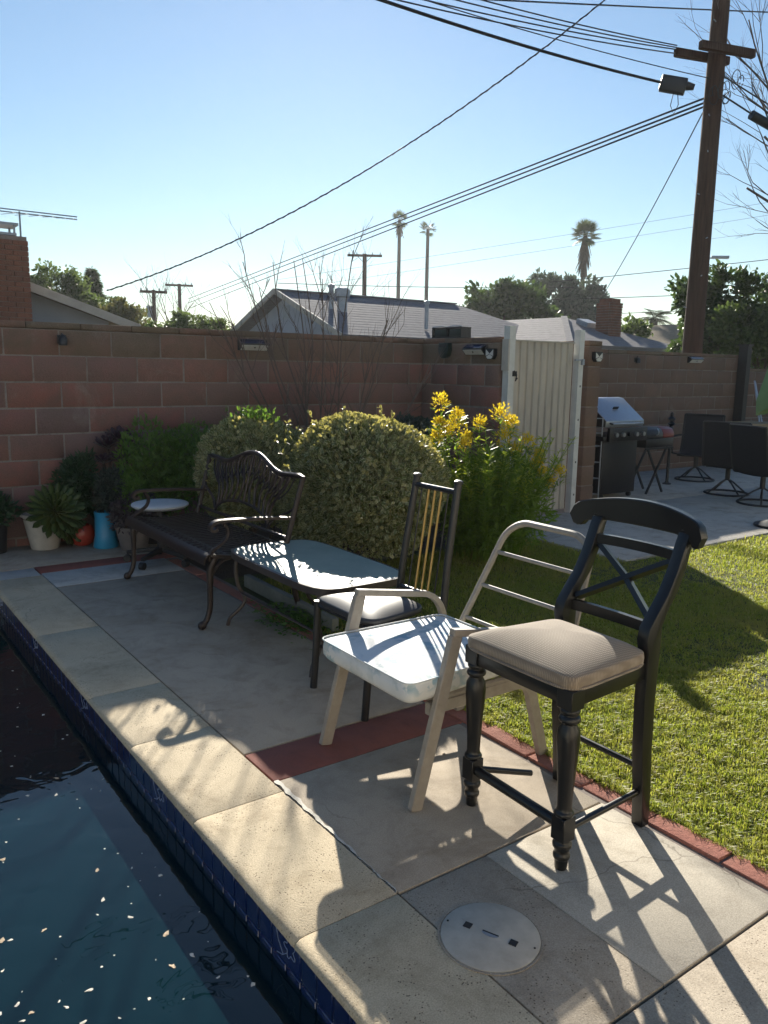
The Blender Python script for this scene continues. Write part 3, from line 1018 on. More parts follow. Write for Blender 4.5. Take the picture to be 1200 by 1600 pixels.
wall1 = thing('block_wall', 'long red brown concrete block wall behind the bench and potted plants', 'wall', (2.0, 7.1, 0))
block_wall(wall1, 'x', -3.2, 5.55, 7.0, 0.15, 1.311, 9, 'block', 'block_top')
wall2 = thing('block_wall', 'short block wall return between the bare shrub and the metal gate', 'wall', (5.62, 6.4, 0))
block_wall(wall2, 'y', 5.80, 7.15, 5.553, 0.15, 5.80, 9, 'block', 'block_top')
wall3 = thing('block_wall', 'brown block wall behind the barbecue grill', 'wall', (10, 7.75, 0))
block_wall(wall3, 'x', 6.95, 13.1, 7.7, 0.15, 7.0, 9, 'block_brown', 'block_brown')
wall4 = thing('block_wall', 'block wall ending in a pilaster beside the gate post', 'wall', (6.82, 6.6, 0))
block_wall(wall4, 'y', 5.70, 7.68, 6.74, 0.2, 5.70, 9, 'block_brown', 'block_brown', half0=1)
wall5 = thing('block_wall', 'low block wall with pale cap beyond the dark corner post', 'wall', (14.5, 7.9, 0))
block_wall(wall5, 'x', 13.2, 17.5, 8.2, 0.15, 13.3, 8, 'block_brown', 'block_brown')

# ================================================================== UNSEEN HOUSE ADDED BEHIND THE CAMERA TO BOUNCE SUNLIGHT
hw = MB()
hw.bx(-9.0, -3.2, -3.35, -3.15, -0.06, 2.75)
hw.bx(-3.2, -0.8, -3.35, -3.15, 2.10, 2.75)
hw.bx(-0.8, 2.6, -3.35, -3.15, -0.06, 2.75)
hw.bx(2.6, 4.2, -3.35, -3.15, -0.06, 0.9)
hw.bx(2.6, 4.2, -3.35, -3.15, 2.10, 2.75)
hw.bx(4.2, 11.0, -3.35, -3.15, -0.06, 2.75)
house = struct(hw.build('added_bounce_house', 'stucco_cream', smooth=False))  # out of view; added so its sunlit stucco warms the shaded fronts
MB().bx(-9.3, 11.3, -9.0, -2.75, 2.751, 2.95).build('eave', 'trim', house, smooth=False)  # eave of the added house
for x0, x1, z0, z1, nm in ((-3.2, -0.8, 0.0, 2.1, 'added_sliding_door'), (2.6, 4.2, 0.9, 2.1, 'added_window')):  # openings invented for the added house
    f = MB()
    for a, b, c, d in ((x0, x0 + .06, z0, z1), (x1 - .06, x1, z0, z1), ((x0 + x1) / 2 - .03, (x0 + x1) / 2 + .03, z0 + .06, z1 - .06)):
        f.bx(a, b, -3.28, -3.20, c, d)
    f.bx(x0 + .06, x1 - .06, -3.28, -3.20, z0, z0 + .06)
    f.bx(x0 + .06, x1 - .06, -3.28, -3.20, z1 - .06, z1)
    o = f.build(nm, 'white_plastic', house, smooth=False)
    MB().bx(x0 + .06, x1 - .06, -3.25, -3.235, z0 + .06, z1 - .06).build('pane', 'solar', o, smooth=False)

# ================================================================== GATE
gt = thing('gate', 'off-white ribbed metal side gate between two white posts', 'gate', (6.11, 5.76, 0))
nb = 9
gx0, gx1 = 5.665, 6.545
pw = (gx1 - gx0) / nb
for i in range(nb):
    x0 = gx0 + i * pw
    q = MB()
    q.bx(x0 + 0.002, x0 + pw - 0.002, 5.752, 5.760, 0.05, 1.785)
    q.extrude([(x0 + 0.004, 5.752, 0.05), (x0 + 0.010, 5.734, 0.05), (x0 + 0.022, 5.734, 0.05), (x0 + 0.028, 5.752, 0.05)], (0, 0, 1.735))
    q.build('ribbed_panel', 'gate', gt, smooth=False)
fr = MB()
for z in (0.09, 1.74):
    fr.bx(gx0, gx1, 5.762, 5.80, z - 0.02, z + 0.02)
for x in (gx0 + .02, gx1 - .02):
    fr.bx(x - .02, x + .02, 5.762, 5.80, 0.112, 1.718)
fr.build('frame', 'steel_post', gt, smooth=False)
MB().bx(gx0, gx1, 5.728, 5.802, 1.786, 1.800).build('top_rail', 'trim', gt, smooth=False)
hd = MB()
hd.tube([(5.90, 5.733, 0.66), (5.905, 5.71, 0.70), (5.905, 5.705, 0.80), (5.90, 5.733, 0.86)], 0.008, 6)
hd.build('handle', 'metal_grey', gt)
for nm, x0, x1, zt in (('hinge_post', 5.575, 5.655, 1.925), ('latch_post', 6.585, 6.655, 1.925)):
    q = MB()
    q.extrude([(x0, 5.70, 0), (x1, 5.70, 0), (x1, 5.78, 0), (x1 - .008, 5.78, 0), (x1 - .008, 5.708, 0), (x0 + .008, 5.708, 0), (x0 + .008, 5.78, 0), (x0, 5.78, 0)], (0, 0, zt))
    p = q.build(nm, 'steel_post', gt, smooth=False)
    if nm == 'latch_post':
        for z in (0.2, 0.55, 1.0, 1.35, 1.6):
            MB().box(((x0 + x1) / 2 + .004, 5.699, z), (0.014, 0.004, 0.02)).build('bolt_hole', 'rubber', p, smooth=False)
        lt = MB()
        lt.box((6.575, 5.70, 1.62), (0.10, 0.02, 0.018))
        lt.box((6.63, 5.69, 1.60), (0.03, 0.03, 0.06))
        lt.build('latch', 'metal_grey', p, smooth=False)
    else:
        h = MB()
        h.box((5.655, 5.695, 1.47), (0.05, 0.016, 0.05))
        h.tube([(5.64, 5.69, 1.50), (5.67, 5.68, 1.46), (5.66, 5.685, 1.40), (5.69, 5.69, 1.43)], 0.006, 6)
        h.build('chain_hook', 'rubber', p)
        MB().bx(5.555, 5.573, 5.69, 5.78, 1.50, 1.80).build('filler_strip', 'white_pot', p, smooth=False)

# ================================================================== FURNITURE
def side_profile(mb, pts, y0, y1):
    """closed outline given as (x, z), extruded between two y values"""
    mb.extrude([(x, y0, z) for x, z in pts], (0, y1 - y0, 0))
    return mb

def strip_profile(centers, widths):
    """outline round a centre line in the x-z plane; widths are measured along x"""
    a = [(x - w / 2, z) for (x, z), w in zip(centers, widths)]
    b = [(x + w / 2, z) for (x, z), w in zip(centers, widths)]
    return a + b[::-1]

# ---------------- counter stool
st = thing('counter_stool', 'black cross-back counter stool with beige woven seat', 'stool', (1.95, 1.68, 0))
def turned_leg(cx, cy):
    q = MB()
    prof = [(0.015, 0.0), (0.019, 0.004), (0.021, 0.035), (0.026, 0.040), (0.027, 0.052), (0.022, 0.058), (0.024, 0.070), (0.030, 0.078), (0.030, 0.090), (0.024, 0.096), (0.024, 0.105)]
    q.lathe(prof, (cx, cy, 0), 20)
    prof = [(0.027, 0.178), (0.031, 0.184), (0.030, 0.192), (0.024, 0.198), (0.0225, 0.21), (0.024, 0.26), (0.0285, 0.33), (0.0335, 0.40), (0.035, 0.43), (0.033, 0.455), (0.024, 0.472),
            (0.022, 0.478), (0.032, 0.484), (0.034, 0.492), (0.030, 0.50), (0.024, 0.505), (0.030, 0.512), (0.031, 0.52), (0.026, 0.526)]
    q.lathe(prof, (cx, cy, 0), 20)
    q.box((cx, cy, 0.140), (0.052, 0.052, 0.078))
    q.box((cx, cy, 0.555), (0.058, 0.058, 0.062))
    return q.build('front_leg', 'black_paint', st, bevel=0.002, seg=1)
turned_leg(1.772, 1.902)
turned_leg(1.755, 1.474)
for y0, s in ((1.492, 1), (1.846, -1)):
    ya, yb = y0 - 0.021, y0 + 0.021
    cen = [(2.166, 0.0), (2.160, 0.12), (2.145, 0.28), (2.138, 0.45), (2.140, 0.56), (2.142, 0.615), (2.136, 0.66), (2.141, 0.70), (2.170, 0.745), (2.215, 0.80), (2.252, 0.87), (2.285, 0.96), (2.298, 0.99)]
    wid = [0.040, 0.045, 0.052, 0.056, 0.058, 0.060, 0.072, 0.064, 0.050, 0.048, 0.044, 0.038, 0.036]
    side_profile(MB(), strip_profile(cen, wid), ya, yb).build('back_post', 'black_paint', st, bevel=0.003, angle=30)
# crest rail: bowed in plan, arched top, scrolled ends
cr = MB()
n = 40
yc, hw_ = 1.686, 0.270
secs = []
for i in range(n + 1):
    t = -1 + 2 * i / n
    y = yc + t * hw_
    x = 2.325 - 0.050 * t * t
    a = abs(t)
    endr = max(0.0, (a - 0.86) / 0.14)
    top = 1.068 - 0.040 * t * t
    low = 0.978 - 0.026 * max(0, (a - 0.55) / 0.45) ** 1.2 + (-0.014 if a > 0.80 else 0.0)
    midz = 0.985
    if endr > 0:
        e = math.sqrt(max(0.0, 1 - endr ** 2))
        top = midz + (top - midz) * e
        low = midz + (low - midz) * e
    secs.append((x, y, low, max(top, low + 0.002)))
vs, fs = [], []
for x, y, lo, hi in secs:
    h = 0.016
    m_ = (hi - lo)
    vs += [(x - h, y, lo + .05 * m_), (x - h * .75, y, lo), (x + h * .75, y, lo), (x + h, y, lo + .05 * m_), (x + h + .004, y, hi - .05 * m_), (x + h * .8, y, hi), (x - h * .75, y, hi), (x - h, y, hi - .05 * m_)]
for i in range(n):
    for j in range(8):
        fs.append((i * 8 + j, i * 8 + (j + 1) % 8, (i + 1) * 8 + (j + 1) % 8, (i + 1) * 8 + j))
fs += [tuple(range(8)), tuple(n * 8 + j for j in range(7, -1, -1))]
cr.add(vs, fs)
crest = cr.build('crest_rail', 'black_paint', st, angle=28)
for s, yy in ((1, 1.492), (-1, 1.846)):
    MB().lathe([(0.004, 0), (0.004, 0.002)], (2.268, yy, 1.0), 8).build('screw_cap', 'rubber', crest)
def back_rail(z, x, y0, y1, h, bow, nm):
    q = MB()
    for i in range(10):
        t0, t1 = -1 + i * .2, -0.8 + i * .2
        pa = (x - bow * t0 * t0, (y0 + y1) / 2 + t0 * (y1 - y0) / 2, z)
        pb = (x - bow * t1 * t1, (y0 + y1) / 2 + t1 * (y1 - y0) / 2, z)
        q.bar(pa, pb, 0.020, h)
    return q.build(nm, 'black_paint', st, smooth=False)
back_rail(0.915, 2.288, 1.512, 1.826, 0.034, 0.020, 'back_rail')
back_rail(0.688, 2.165, 1.512, 1.826, 0.036, 0.010, 'back_rail')
zc = 0.808
for s in (1, -1):
    q = MB()
    p0 = Vector((2.166, 1.669 - s * 0.152, 0.716)); p1 = Vector((2.276, 1.669 + s * 0.152, 0.892))
    mid = Vector((2.236 + s * 0.002, 1.669, 0.806))
    q.bar(p0, mid, 0.018, 0.030, up=(1, 0, -.5))
    q.bar(mid, p1, 0.018, 0.030, up=(1, 0, -.5))
    q.build('cross_bar', 'black_paint', st, smooth=False)
ap = MB()
MB().bx(1.748, 1.770, 1.504, 1.872, 0.526, 0.584).build('apron', 'black_paint', st, bevel=0.002)
MB().bar((1.785, 1.472, 0.555), (2.112, 1.492, 0.555), 0.022, 0.056).build('apron', 'black_paint', st, bevel=0.002)
MB().bar((1.802, 1.900, 0.555), (2.112, 1.848, 0.555), 0.022, 0.056).build('apron', 'black_paint', st, bevel=0.002)
MB().bx(2.128, 2.15, 1.514, 1.824, 0.526, 0.584).build('apron', 'black_paint', st, bevel=0.002)
for cy in (1.502, 1.878):
    q = MB()
    q.extrude([(1.752, cy + (0.028 if cy < 1.6 else -0.028), 0.525), (1.768, cy + (0.028 if cy < 1.6 else -0.028), 0.525), (1.768, cy, 0.49), (1.752, cy, 0.49)], (0, 0.001, 0.036))
def pad(name, mat, parent, x0, x1, y0f, y1f, y0b, y1b, z0, side, crown, nseg=26, e=5.0, sag=None):
    """upholstered pad: rounded outline, vertical piped side, domed top"""
    q = MB()
    rings = []
    def ring(sc, z):
        out = []
        for i in range(nseg * 4):
            a = 2 * math.pi * i / (nseg * 4)
            c, s = math.cos(a), math.sin(a)
            u = math.copysign(abs(c) ** (2 / e), c) * sc
            v = math.copysign(abs(s) ** (2 / e), s) * sc
            x = (x0 + x1) / 2 + u * (x1 - x0) / 2
            t = (u + 1) / 2
            ya, yb = y0f + (y0b - y0f) * t, y1f + (y1b - y1f) * t
            out.append(((x), (ya + yb) / 2 + v * (yb - ya) / 2, z))
        return out
    lv = [(0.965, z0), (0.995, z0 + side * .18), (1.0, z0 + side * .5), (0.99, z0 + side * .85)]
    for k in range(1, 9):
        t = k / 8
        sc = 0.99 * math.cos(t * math.pi / 2 * 0.985) ** 0.55
        lv.append((sc, z0 + side * .85 + crown * (1 - sc ** 2.6)))
    for sc, z in lv:
        rings.append(ring(sc, z))
    m4 = nseg * 4
    vs = [p for r in rings for p in r]
    fs = [(i * m4 + j, i * m4 + (j + 1) % m4, (i + 1) * m4 + (j + 1) % m4, (i + 1) * m4 + j) for i in range(len(rings) - 1) for j in range(m4)]
    fs += [tuple(range(m4 - 1, -1, -1)), tuple((len(rings) - 1) * m4 + j for j in range(m4))]
    q.add(vs, fs)
    return q.build(name, mat, parent, angle=70)
seatp = pad('seat_pad', 'weave', st, 1.722, 2.118, 1.442, 1.930, 1.47, 1.868, 0.584, 0.046, 0.052, e=10)
pip = MB()
m4 = 60
pp = []
for i in range(m4):
    a = 2 * math.pi * i / m4
    c, s = math.cos(a), math.sin(a)
    u = math.copysign(abs(c) ** (2 / 7), c); v = math.copysign(abs(s) ** (2 / 7), s)
    t = (u + 1) / 2
    ya, yb = 1.442 + .028 * t, 1.930 - .062 * t
    pp.append((1.92 + u * 0.200, (ya + yb) / 2 + v * ((yb - ya) / 2 + .002), 0.588))
pip.tube(pp, 0.004, 6, closed=True)
pip.build('piping', 'weave', seatp)
MB().tube([(1.760, 1.50, 0.138), (1.772, 1.876, 0.138)], 0.017, 12).build('front_stretcher', 'black_paint', st)
MB().tube([(1.784, 1.475, 0.125), (2.136, 1.492, 0.125)], 0.011, 10).build('side_stretcher', 'black_paint', st)
o = MB().tube([(1.796, 1.896, 0.130), (2.005, 1.845, 0.075)], [0.011, 0.011], 10).build('side_stretcher', 'black_paint', st)
o['label'] = 'loose side stretcher broken away from the back post'
MB().tube([(2.156, 1.514, 0.205), (2.156, 1.824, 0.205)], 0.011, 10).build('rear_stretcher', 'black_paint', st)

# ---------------- taupe metal armchair with floral cushion
wc = thing('patio_armchair', 'taupe metal patio armchair with ladder back and white floral cushion', 'chair', (1.95, 2.28, 0))
def rounded_path(pts, rad, n=6):
    """polyline with its inner corners rounded"""
    pts = [Vector(p) for p in pts]
    out = [pts[0]]
    for i in range(1, len(pts) - 1):
        a, b, c = pts[i - 1], pts[i], pts[i + 1]
        r = rad if not hasattr(rad, '__len__') else rad[i - 1]
        r = min(r, (a - b).length * .48, (c - b).length * .48)
        p0, p1 = b + (a - b).normalized() * r, b + (c - b).normalized() * r
        for k in range(n + 1):
            t = k / n
            out.append(p0 * (1 - t) ** 2 + b * 2 * t * (1 - t) + p1 * t * t)
    out.append(pts[-1])
    return out
def flat_bar(mb, pts, w, h, up):
    """rectangular tube swept along a path lying in the x-z plane; w across (y), h in plane"""
    pts = [Vector(p) for p in pts]
    vs, fs = [], []
    for i, p in enumerate(pts):
        t = (pts[min(i + 1, len(pts) - 1)] - pts[max(i - 1, 0)]).normalized()
        s = Vector(up)
        nrm = t.cross(s).normalized()
        for a, b in ((-1, -1), (1, -1), (1, 1), (-1, 1)):
            vs.append(p + s * (a * w / 2) + nrm * (b * h / 2))
    for i in range(len(pts) - 1):
        for j in range(4):
            fs.append((i * 4 + j, i * 4 + (j + 1) % 4, (i + 1) * 4 + (j + 1) % 4, (i + 1) * 4 + j))
    fs += [(0, 1, 2, 3), tuple(4 * (len(pts) - 1) + j for j in (3, 2, 1, 0))]
    mb.add(vs, fs)
    return mb
for yy, off in ((2.575, 0.0), (1.985, 0.0)):
    leg = flat_bar(MB(), [(1.585, yy, 0.0), (1.745, yy, 0.600)], 0.026, 0.050, (0, 1, 0))
    leg.build('front_leg', 'tan_metal', wc, bevel=0.003, seg=1)
    arm = flat_bar(MB(), rounded_path([(1.728, yy, 0.614), (2.150, yy, 0.545), (2.215, yy, 0.36)], [0.09]), 0.030, 0.026, (0, 1, 0))
    arm.build('armrest', 'tan_metal', wc, bevel=0.003, seg=1, angle=30)
    sgn = 1 if yy > 2.28 else -1
    rl = flat_bar(MB(), rounded_path([(1.665, yy - sgn * .045, 0.335), (2.16, yy - sgn * .045, 0.335), (2.262, yy - sgn * .045, 0.0)], [0.07]), 0.028, 0.046, (0, 1, 0))
    rl.build('rear_leg', 'tan_metal', wc, bevel=0.003, seg=1, angle=30)
fr = MB()
fr.tube(rounded_path([(2.16, 2.530, 0.36), (1.668, 2.535, 0.372), (1.668, 2.025, 0.372), (2.16, 2.030, 0.36)], [0.06, 0.06]), 0.013, 8)
fr.tube([(2.16, 2.530, 0.36), (2.16, 2.030, 0.36)], 0.013, 8)
for x in (1.78, 1.9, 2.02):
    fr.tube([(x, 2.53, 0.366), (x, 2.03, 0.366)], 0.006, 6)
fr.build('seat_frame', 'tan_metal', wc)
bf = MB()
def bk(y, t):      # a point on the raked back, t 0..1 from seat to top
    return (2.165 + 0.215 * t, y, 0.36 + 0.52 * t)
bf.tube(rounded_path([bk(2.48, 0), bk(2.385, 0.90), bk(2.31, 1.0), bk(2.00, 1.0), bk(1.925, 0.90), bk(1.87, 0)], [0.10, 0.09, 0.09, 0.10]), 0.014, 8)
bf.build('back_frame', 'tan_metal', wc)
for t in (0.20, 0.47, 0.74):
    MB().tube([bk(2.48 - .105 * t, t), bk(1.87 + .06 * t, t)], 0.0085, 8).build('back_slat', 'tan_metal', wc)
cu = pad('cushion', 'floral', wc, 1.545, 2.150, 1.985, 2.560, 2.02, 2.545, 0.388, 0.082, 0.016, e=16)
sm = MB()
pp = []
for i in range(80):
    a = 2 * math.pi * i / 80
    c, s = math.cos(a), math.sin(a)
    u = math.copysign(abs(c) ** (2 / 16), c); v = math.copysign(abs(s) ** (2 / 16), s)
    t = (u + 1) / 2
    ya, yb = 1.985 + .035 * t, 2.56 - .015 * t
    pp.append((1.8475 + u * 0.3025, (ya + yb) / 2 + v * ((yb - ya) / 2 + .0005), 0.462))
sm.tube(pp, 0.0035, 6, closed=True)
sm.build('piping', 'floral', cu)

# ---------------- black metal chair with brass rods
mc = thing('metal_chair', 'black tubular metal chair with brass back rods and black vinyl seat', 'chair', (2.05, 2.86, 0))
cyc = 2.785
for yy, nm in ((3.105, 1), (2.672, -1)):
    MB().tube([(1.845, yy, 0.0), (1.86, yy, 0.20), (1.868, yy, 0.425)], [0.017, 0.018, 0.018], 10).build('front_leg', 'black_tube', mc)
for s in (1, -1):
    yb = cyc + s * 0.165
    q = MB()
    q.tube([(2.275, yb + s * .035, 0.0), (2.245, yb + s * .02, 0.22), (2.225, yb, 0.44), (2.25, yb - s * .008, 0.66), (2.305, yb - s * .018, 1.005)], 0.0175, 10)
    q.build('back_post', 'black_tube', mc)
    MB().lathe([(0.020, 0), (0.021, 0.006), (0.020, 0.014), (0.012, 0.018)], (2.307, yb - s * .018, 1.003), 10).build('post_cap', 'black_tube', mc)
MB().tube([(2.297, cyc + 0.148, 0.968), (2.297, cyc - 0.148, 0.968)], 0.0125, 8).build('top_rail', 'black_tube', mc)
MB().tube([(2.226, cyc + 0.165, 0.485), (2.226, cyc - 0.165, 0.485)], 0.0115, 8).build('lower_rail', 'black_tube', mc)
for dy in (0.045, 0.0, -0.045):
    MB().tube([(2.227, cyc + dy, 0.485), (2.252, cyc + dy, 0.66), (2.296, cyc + dy, 0.966)], 0.0062, 8).build('brass_rod', 'brass', mc)
for dy in (0.095, -0.095):
    MB().tube([(2.227, cyc + dy, 0.485), (2.252, cyc + dy, 0.66), (2.296, cyc + dy, 0.966)], 0.0035, 6).build('thin_rod', 'black_tube', mc)
sf = MB()
sf.tube(rounded_path([(2.225, cyc + .165, 0.405), (1.868, 3.105, 0.405), (1.868, 2.672, 0.405), (2.225, cyc - .165, 0.405)], .02), 0.012, 8)
sf.build('seat_frame', 'black_tube', mc)
for ya, yb in ((3.105, cyc + .18), (2.672, cyc - .18)):
    MB().tube([(1.858, ya, 0.20), (2.248, yb, 0.20)], 0.009, 8).build('side_stretcher', 'black_tube', mc)
MB().tube([(2.05, 3.06, 0.20), (2.05, 2.665, 0.20)], 0.009, 8).build('cross_stretcher', 'black_tube', mc)
pad('seat_pad', 'vinyl', mc, 1.842, 2.205, 2.640, 3.130, 2.70, 3.00, 0.418, 0.030, 0.040, e=5)

# ---------------- glass topped side table
tb = thing('glass_table', 'low patio table with frosted glass top in a dark rim', 'table', (2.19, 3.70, 0))
def rrect(cx, cy, hx, hy, e, n=64):
    out = []
    for i in range(n):
        a = 2 * math.pi * i / n
        c, s = math.cos(a), math.sin(a)
        out.append((cx + hx * math.copysign(abs(c) ** (2 / e), c), cy + hy * math.copysign(abs(s) ** (2 / e), s)))
    return out
out = rrect(2.195, 3.700, 0.285, 0.535, 5.5)
MB().extrude([(x, y, 0.444) for x, y in out], (0, 0, 0.007)).build('glass_top', 'glass', tb, smooth=False)
outer = rrect(2.195, 3.700, 0.300, 0.552, 5.5)
rim = MB()
n = 64
vs = []
for (x, y), (x2, y2) in zip(outer, out):
    vs += [(x, y, 0.412), (x, y, 0.449), (x2 + (x - x2) * .1, y2 + (y - y2) * .1, 0.4525), (x2, y2, 0.412)]
fs = [(i * 4 + j, i * 4 + (j + 1) % 4, ((i + 1) % n) * 4 + (j + 1) % 4, ((i + 1) % n) * 4 + j) for i in range(n) for j in range(4)]
rim.add(vs, fs)
rim.build('rim', 'table_rim', tb, angle=50)
for sx in (-1, 1):
    for sy in (-1, 1):
        cx, cy = 2.195 + sx * 0.235, 3.70 + sy * 0.46
        pts = [(cx, cy, 0.415), (cx + sx * .012, cy + sy * .004, 0.34), (cx + sx * .002, cy - sy * .005, 0.24), (cx - sx * .03, cy - sy * .03, 0.16), (cx + sx * .0, cy - sy * .015, 0.10), (cx + sx * .045, cy + sy * .01, 0.05), (cx + sx * .06, cy + sy * .02, 0.0)]
        sp = []
        for i in range(len(pts) - 1):
            for k in range(4):
                t = k / 4
                p0 = Vector(pts[max(i - 1, 0)]); p1 = Vector(pts[i]); p2 = Vector(pts[i + 1]); p3 = Vector(pts[min(i + 2, len(pts) - 1)])
                sp.append(0.5 * ((2 * p1) + (p2 - p0) * t + (2 * p0 - 5 * p1 + 4 * p2 - p3) * t * t + (3 * p1 - p0 - 3 * p2 + p3) * t ** 3))
        sp.append(Vector(pts[-1]))
        MB().tube(sp, 0.0115, 8).build('leg', 'table_rim', tb)
MB().tube([(1.965, 4.13, 0.20), (1.965, 3.27, 0.20)], 0.007, 6).build('stretcher', 'table_rim', tb)
MB().tube([(2.425, 4.13, 0.20), (2.425, 3.27, 0.20)], 0.007, 6).build('stretcher', 'table_rim', tb)

# ---------------- cast metal bench
bn = thing('garden_bench', 'dark bronze cast metal bench with camelback lattice backrest', 'bench', (2.05, 4.84, 0))
Y0, Y1 = 4.18, 5.50
def spl(pts, k=5):
    pts = [Vector(p) for p in pts]
    out = []
    for i in range(len(pts) - 1):
        p0 = pts[max(i - 1, 0)]; p1 = pts[i]; p2 = pts[i + 1]; p3 = pts[min(i + 2, len(pts) - 1)]
        for j in range(k):
            t = j / k
            out.append(0.5 * ((2 * p1) + (p2 - p0) * t + (2 * p0 - 5 * p1 + 4 * p2 - p3) * t * t + (3 * p1 - p0 - 3 * p2 + p3) * t ** 3))
    out.append(pts[-1])
    return out
def seat_z(x):
    u = (x - 1.77) / 0.52
    return 0.445 - 0.030 * math.sin(math.pi * min(max(u, 0), 1)) - 0.012 * u
for y in (Y0, Y1):
    q = MB()
    q.tube(spl([(1.835, y, 0.425), (1.800, y, 0.36), (1.795, y, 0.25), (1.792, y, 0.13), (1.775, y, 0.065), (1.752, y, 0.032)]), [0.020] * 10 + [0.017] * 16, 10)
    lg = q.build('front_leg', 'cast_iron', bn)
    MB().ball((1.742, y, 0.026), (0.027, 0.022, 0.026)).build('ball_foot', 'cast_iron', lg)
    q = MB().tube(spl([(2.30, y, 0.43), (2.335, y, 0.28), (2.35, y, 0.14), (2.39, y, 0.0)]), 0.018, 10)
    q.build('rear_leg', 'cast_iron', bn)
    q = MB()
    top = spl([(2.345, y, 0.595), (2.20, y, 0.612), (2.00, y, 0.622), (1.86, y, 0.625), (1.815, y, 0.612), (1.802, y, 0.588), (1.822, y, 0.572), (1.842, y, 0.585)])
    flat_bar(q, top, 0.044, 0.017, (0, 1, 0))
    q.tube(spl([(1.885, y, 0.612), (1.912, y, 0.565), (1.895, y, 0.515), (1.845, y, 0.478), (1.800, y, 0.445), (1.795, y, 0.40)]), 0.0125, 8)
    q.build('arm', 'cast_iron', bn, bevel=0.0)
    # side brackets under the seat
    MB().tube(spl([(1.80, y, 0.30), (1.86, y, 0.385), (1.95, y, 0.405)]), 0.009, 8).build('bracket', 'cast_iron', bn)
# seat: rounded front lip, side and rear rails, diamond lattice, slats
lip = MB()
flat_bar(lip, [(1.752, Y0 - .03, 0.418), (1.752, Y1 + .03, 0.418)], 0.008, 0.04, (1, 0, 0)) if False else None
prof = [(1.90, 0.428), (1.90, 0.420), (1.80, 0.424), (1.772, 0.412), (1.763, 0.392), (1.755, 0.394), (1.757, 0.416), (1.772, 0.437), (1.782, 0.446), (1.79, 0.436)]
lp = [(1.745, 0.390), (1.753, 0.388), (1.758, 0.412), (1.772, 0.432), (1.792, 0.440), (1.792, 0.447), (1.768, 0.443), (1.750, 0.424)]
lip.extrude([(x, Y0 - .03, z) for x, z in lp], (0, Y1 - Y0 + .06, 0))
lip.build('front_lip', 'cast_iron', bn, angle=50)
rails = MB()
for y in (Y0 - .02, Y1 + .02):
    flat_bar(rails, [(x, y, seat_z(x) - .004) for x in np.linspace(1.79, 2.29, 9)], 0.024, 0.02, (0, 1, 0))
for x in (1.905, 2.285):
    rails.bar((x, Y0 - .02, seat_z(x) - .002), (x, Y1 + .02, seat_z(x) - .002), 0.018, 0.014)
rails.build('seat_rail', 'cast_iron', bn, smooth=False)
lat = MB()
nc = 18
cw = (Y1 - Y0) / nc
for i in range(nc + 1):
    ya = Y0 + i * cw
    for s in (1, -1):
        yb = ya + s * cw
        if Y0 - .001 <= yb <= Y1 + .001:
            lat.bar((1.790, ya, 0.442), (1.905, yb, seat_z(1.905) + .001), 0.013, 0.008)
lat.build('seat_lattice', 'cast_iron', bn, smooth=False)
ns = 26
for i in range(ns):
    yy = Y0 + (i + .5) * (Y1 - Y0) / ns
    q = flat_bar(MB(), [(x, yy, seat_z(x)) for x in np.linspace(1.905, 2.285, 7)], 0.024, 0.007, (0, 1, 0))
    q.build('seat_slat', 'cast_iron', bn, smooth=False)
# backrest
def back_pt(y, z):
    return (2.285 + (z - 0.44) * 0.27, y, z)
yc = (Y0 + Y1) / 2
hb = (Y1 - Y0) / 2 + 0.01
def top_z(t):
    a = abs(t)
    if a < 0.62:
        return 0.838 + 0.092 * (0.5 + 0.5 * math.cos(math.pi * a / 0.62))
    return 0.838 + 0.012 * math.sin((a - .62) / .38 * math.pi / 2)
bf = MB()
pts = [back_pt(yc - hb, 0.43)] + [back_pt(yc - hb - .012 * t, 0.43 + .41 * t) for t in (.33, .66)] + [back_pt(yc + t * (hb + .015), top_z(t)) for t in np.linspace(-1, 1, 33)] + [back_pt(yc + hb + .012 * t, 0.43 + .41 * t) for t in (.66, .33)] + [back_pt(yc + hb, 0.43)]
bf.tube(pts, 0.017, 8)
bf.tube([back_pt(yc - hb, 0.480), back_pt(yc + hb, 0.480)], 0.011, 8)
bf.build('back_frame', 'cast_iron', bn)
ar = MB().tube([back_pt(yc + 0.40 * math.cos(a), 0.485 + 0.115 * math.sin(a)) for a in np.linspace(0, math.pi, 21)], 0.010, 6)
ar.build('back_arch', 'cast_iron', bn)
nr = 15
for i in range(nr):
    t = -1 + 2 * i / (nr - 1)
    a = math.pi / 2 - t * math.pi / 2 * 0.94
    s0 = Vector(back_pt(yc + 0.40 * math.cos(a), 0.485 + 0.115 * math.sin(a)))
    tt = t * 0.93
    if abs(t) > 0.99:
        e = Vector(back_pt(yc + math.copysign(hb, t), 0.66))
    else:
        e = Vector(back_pt(yc + tt * hb, top_z(tt)))
    w_ = 0.035 * math.copysign(1, t) if t else 0.0
    m1 = s0.lerp(e, .35) + Vector((0, -w_, 0.01)); m2 = s0.lerp(e, .72) + Vector((0, w_ * .5, .012))
    MB().tube(spl([s0, m1, m2, e], 5), 0.0105, 6, flat=.8).build('back_rib', 'cast_iron', bn)
    if abs(t) < .9:
        q = MB()
        m3 = s0.lerp(e, .5)
        for s in (1, -1):
            tip = Vector(back_pt(yc + (tt + s * .085) * hb, top_z(min(max(tt + s * .085, -1), 1)) - .02))
            q.tube(spl([m3, m3.lerp(tip, .5) + Vector((0, s * .03, 0)), tip], 4), 0.0062, 6, flat=.7)
        q.build('back_twig', 'cast_iron', bn)

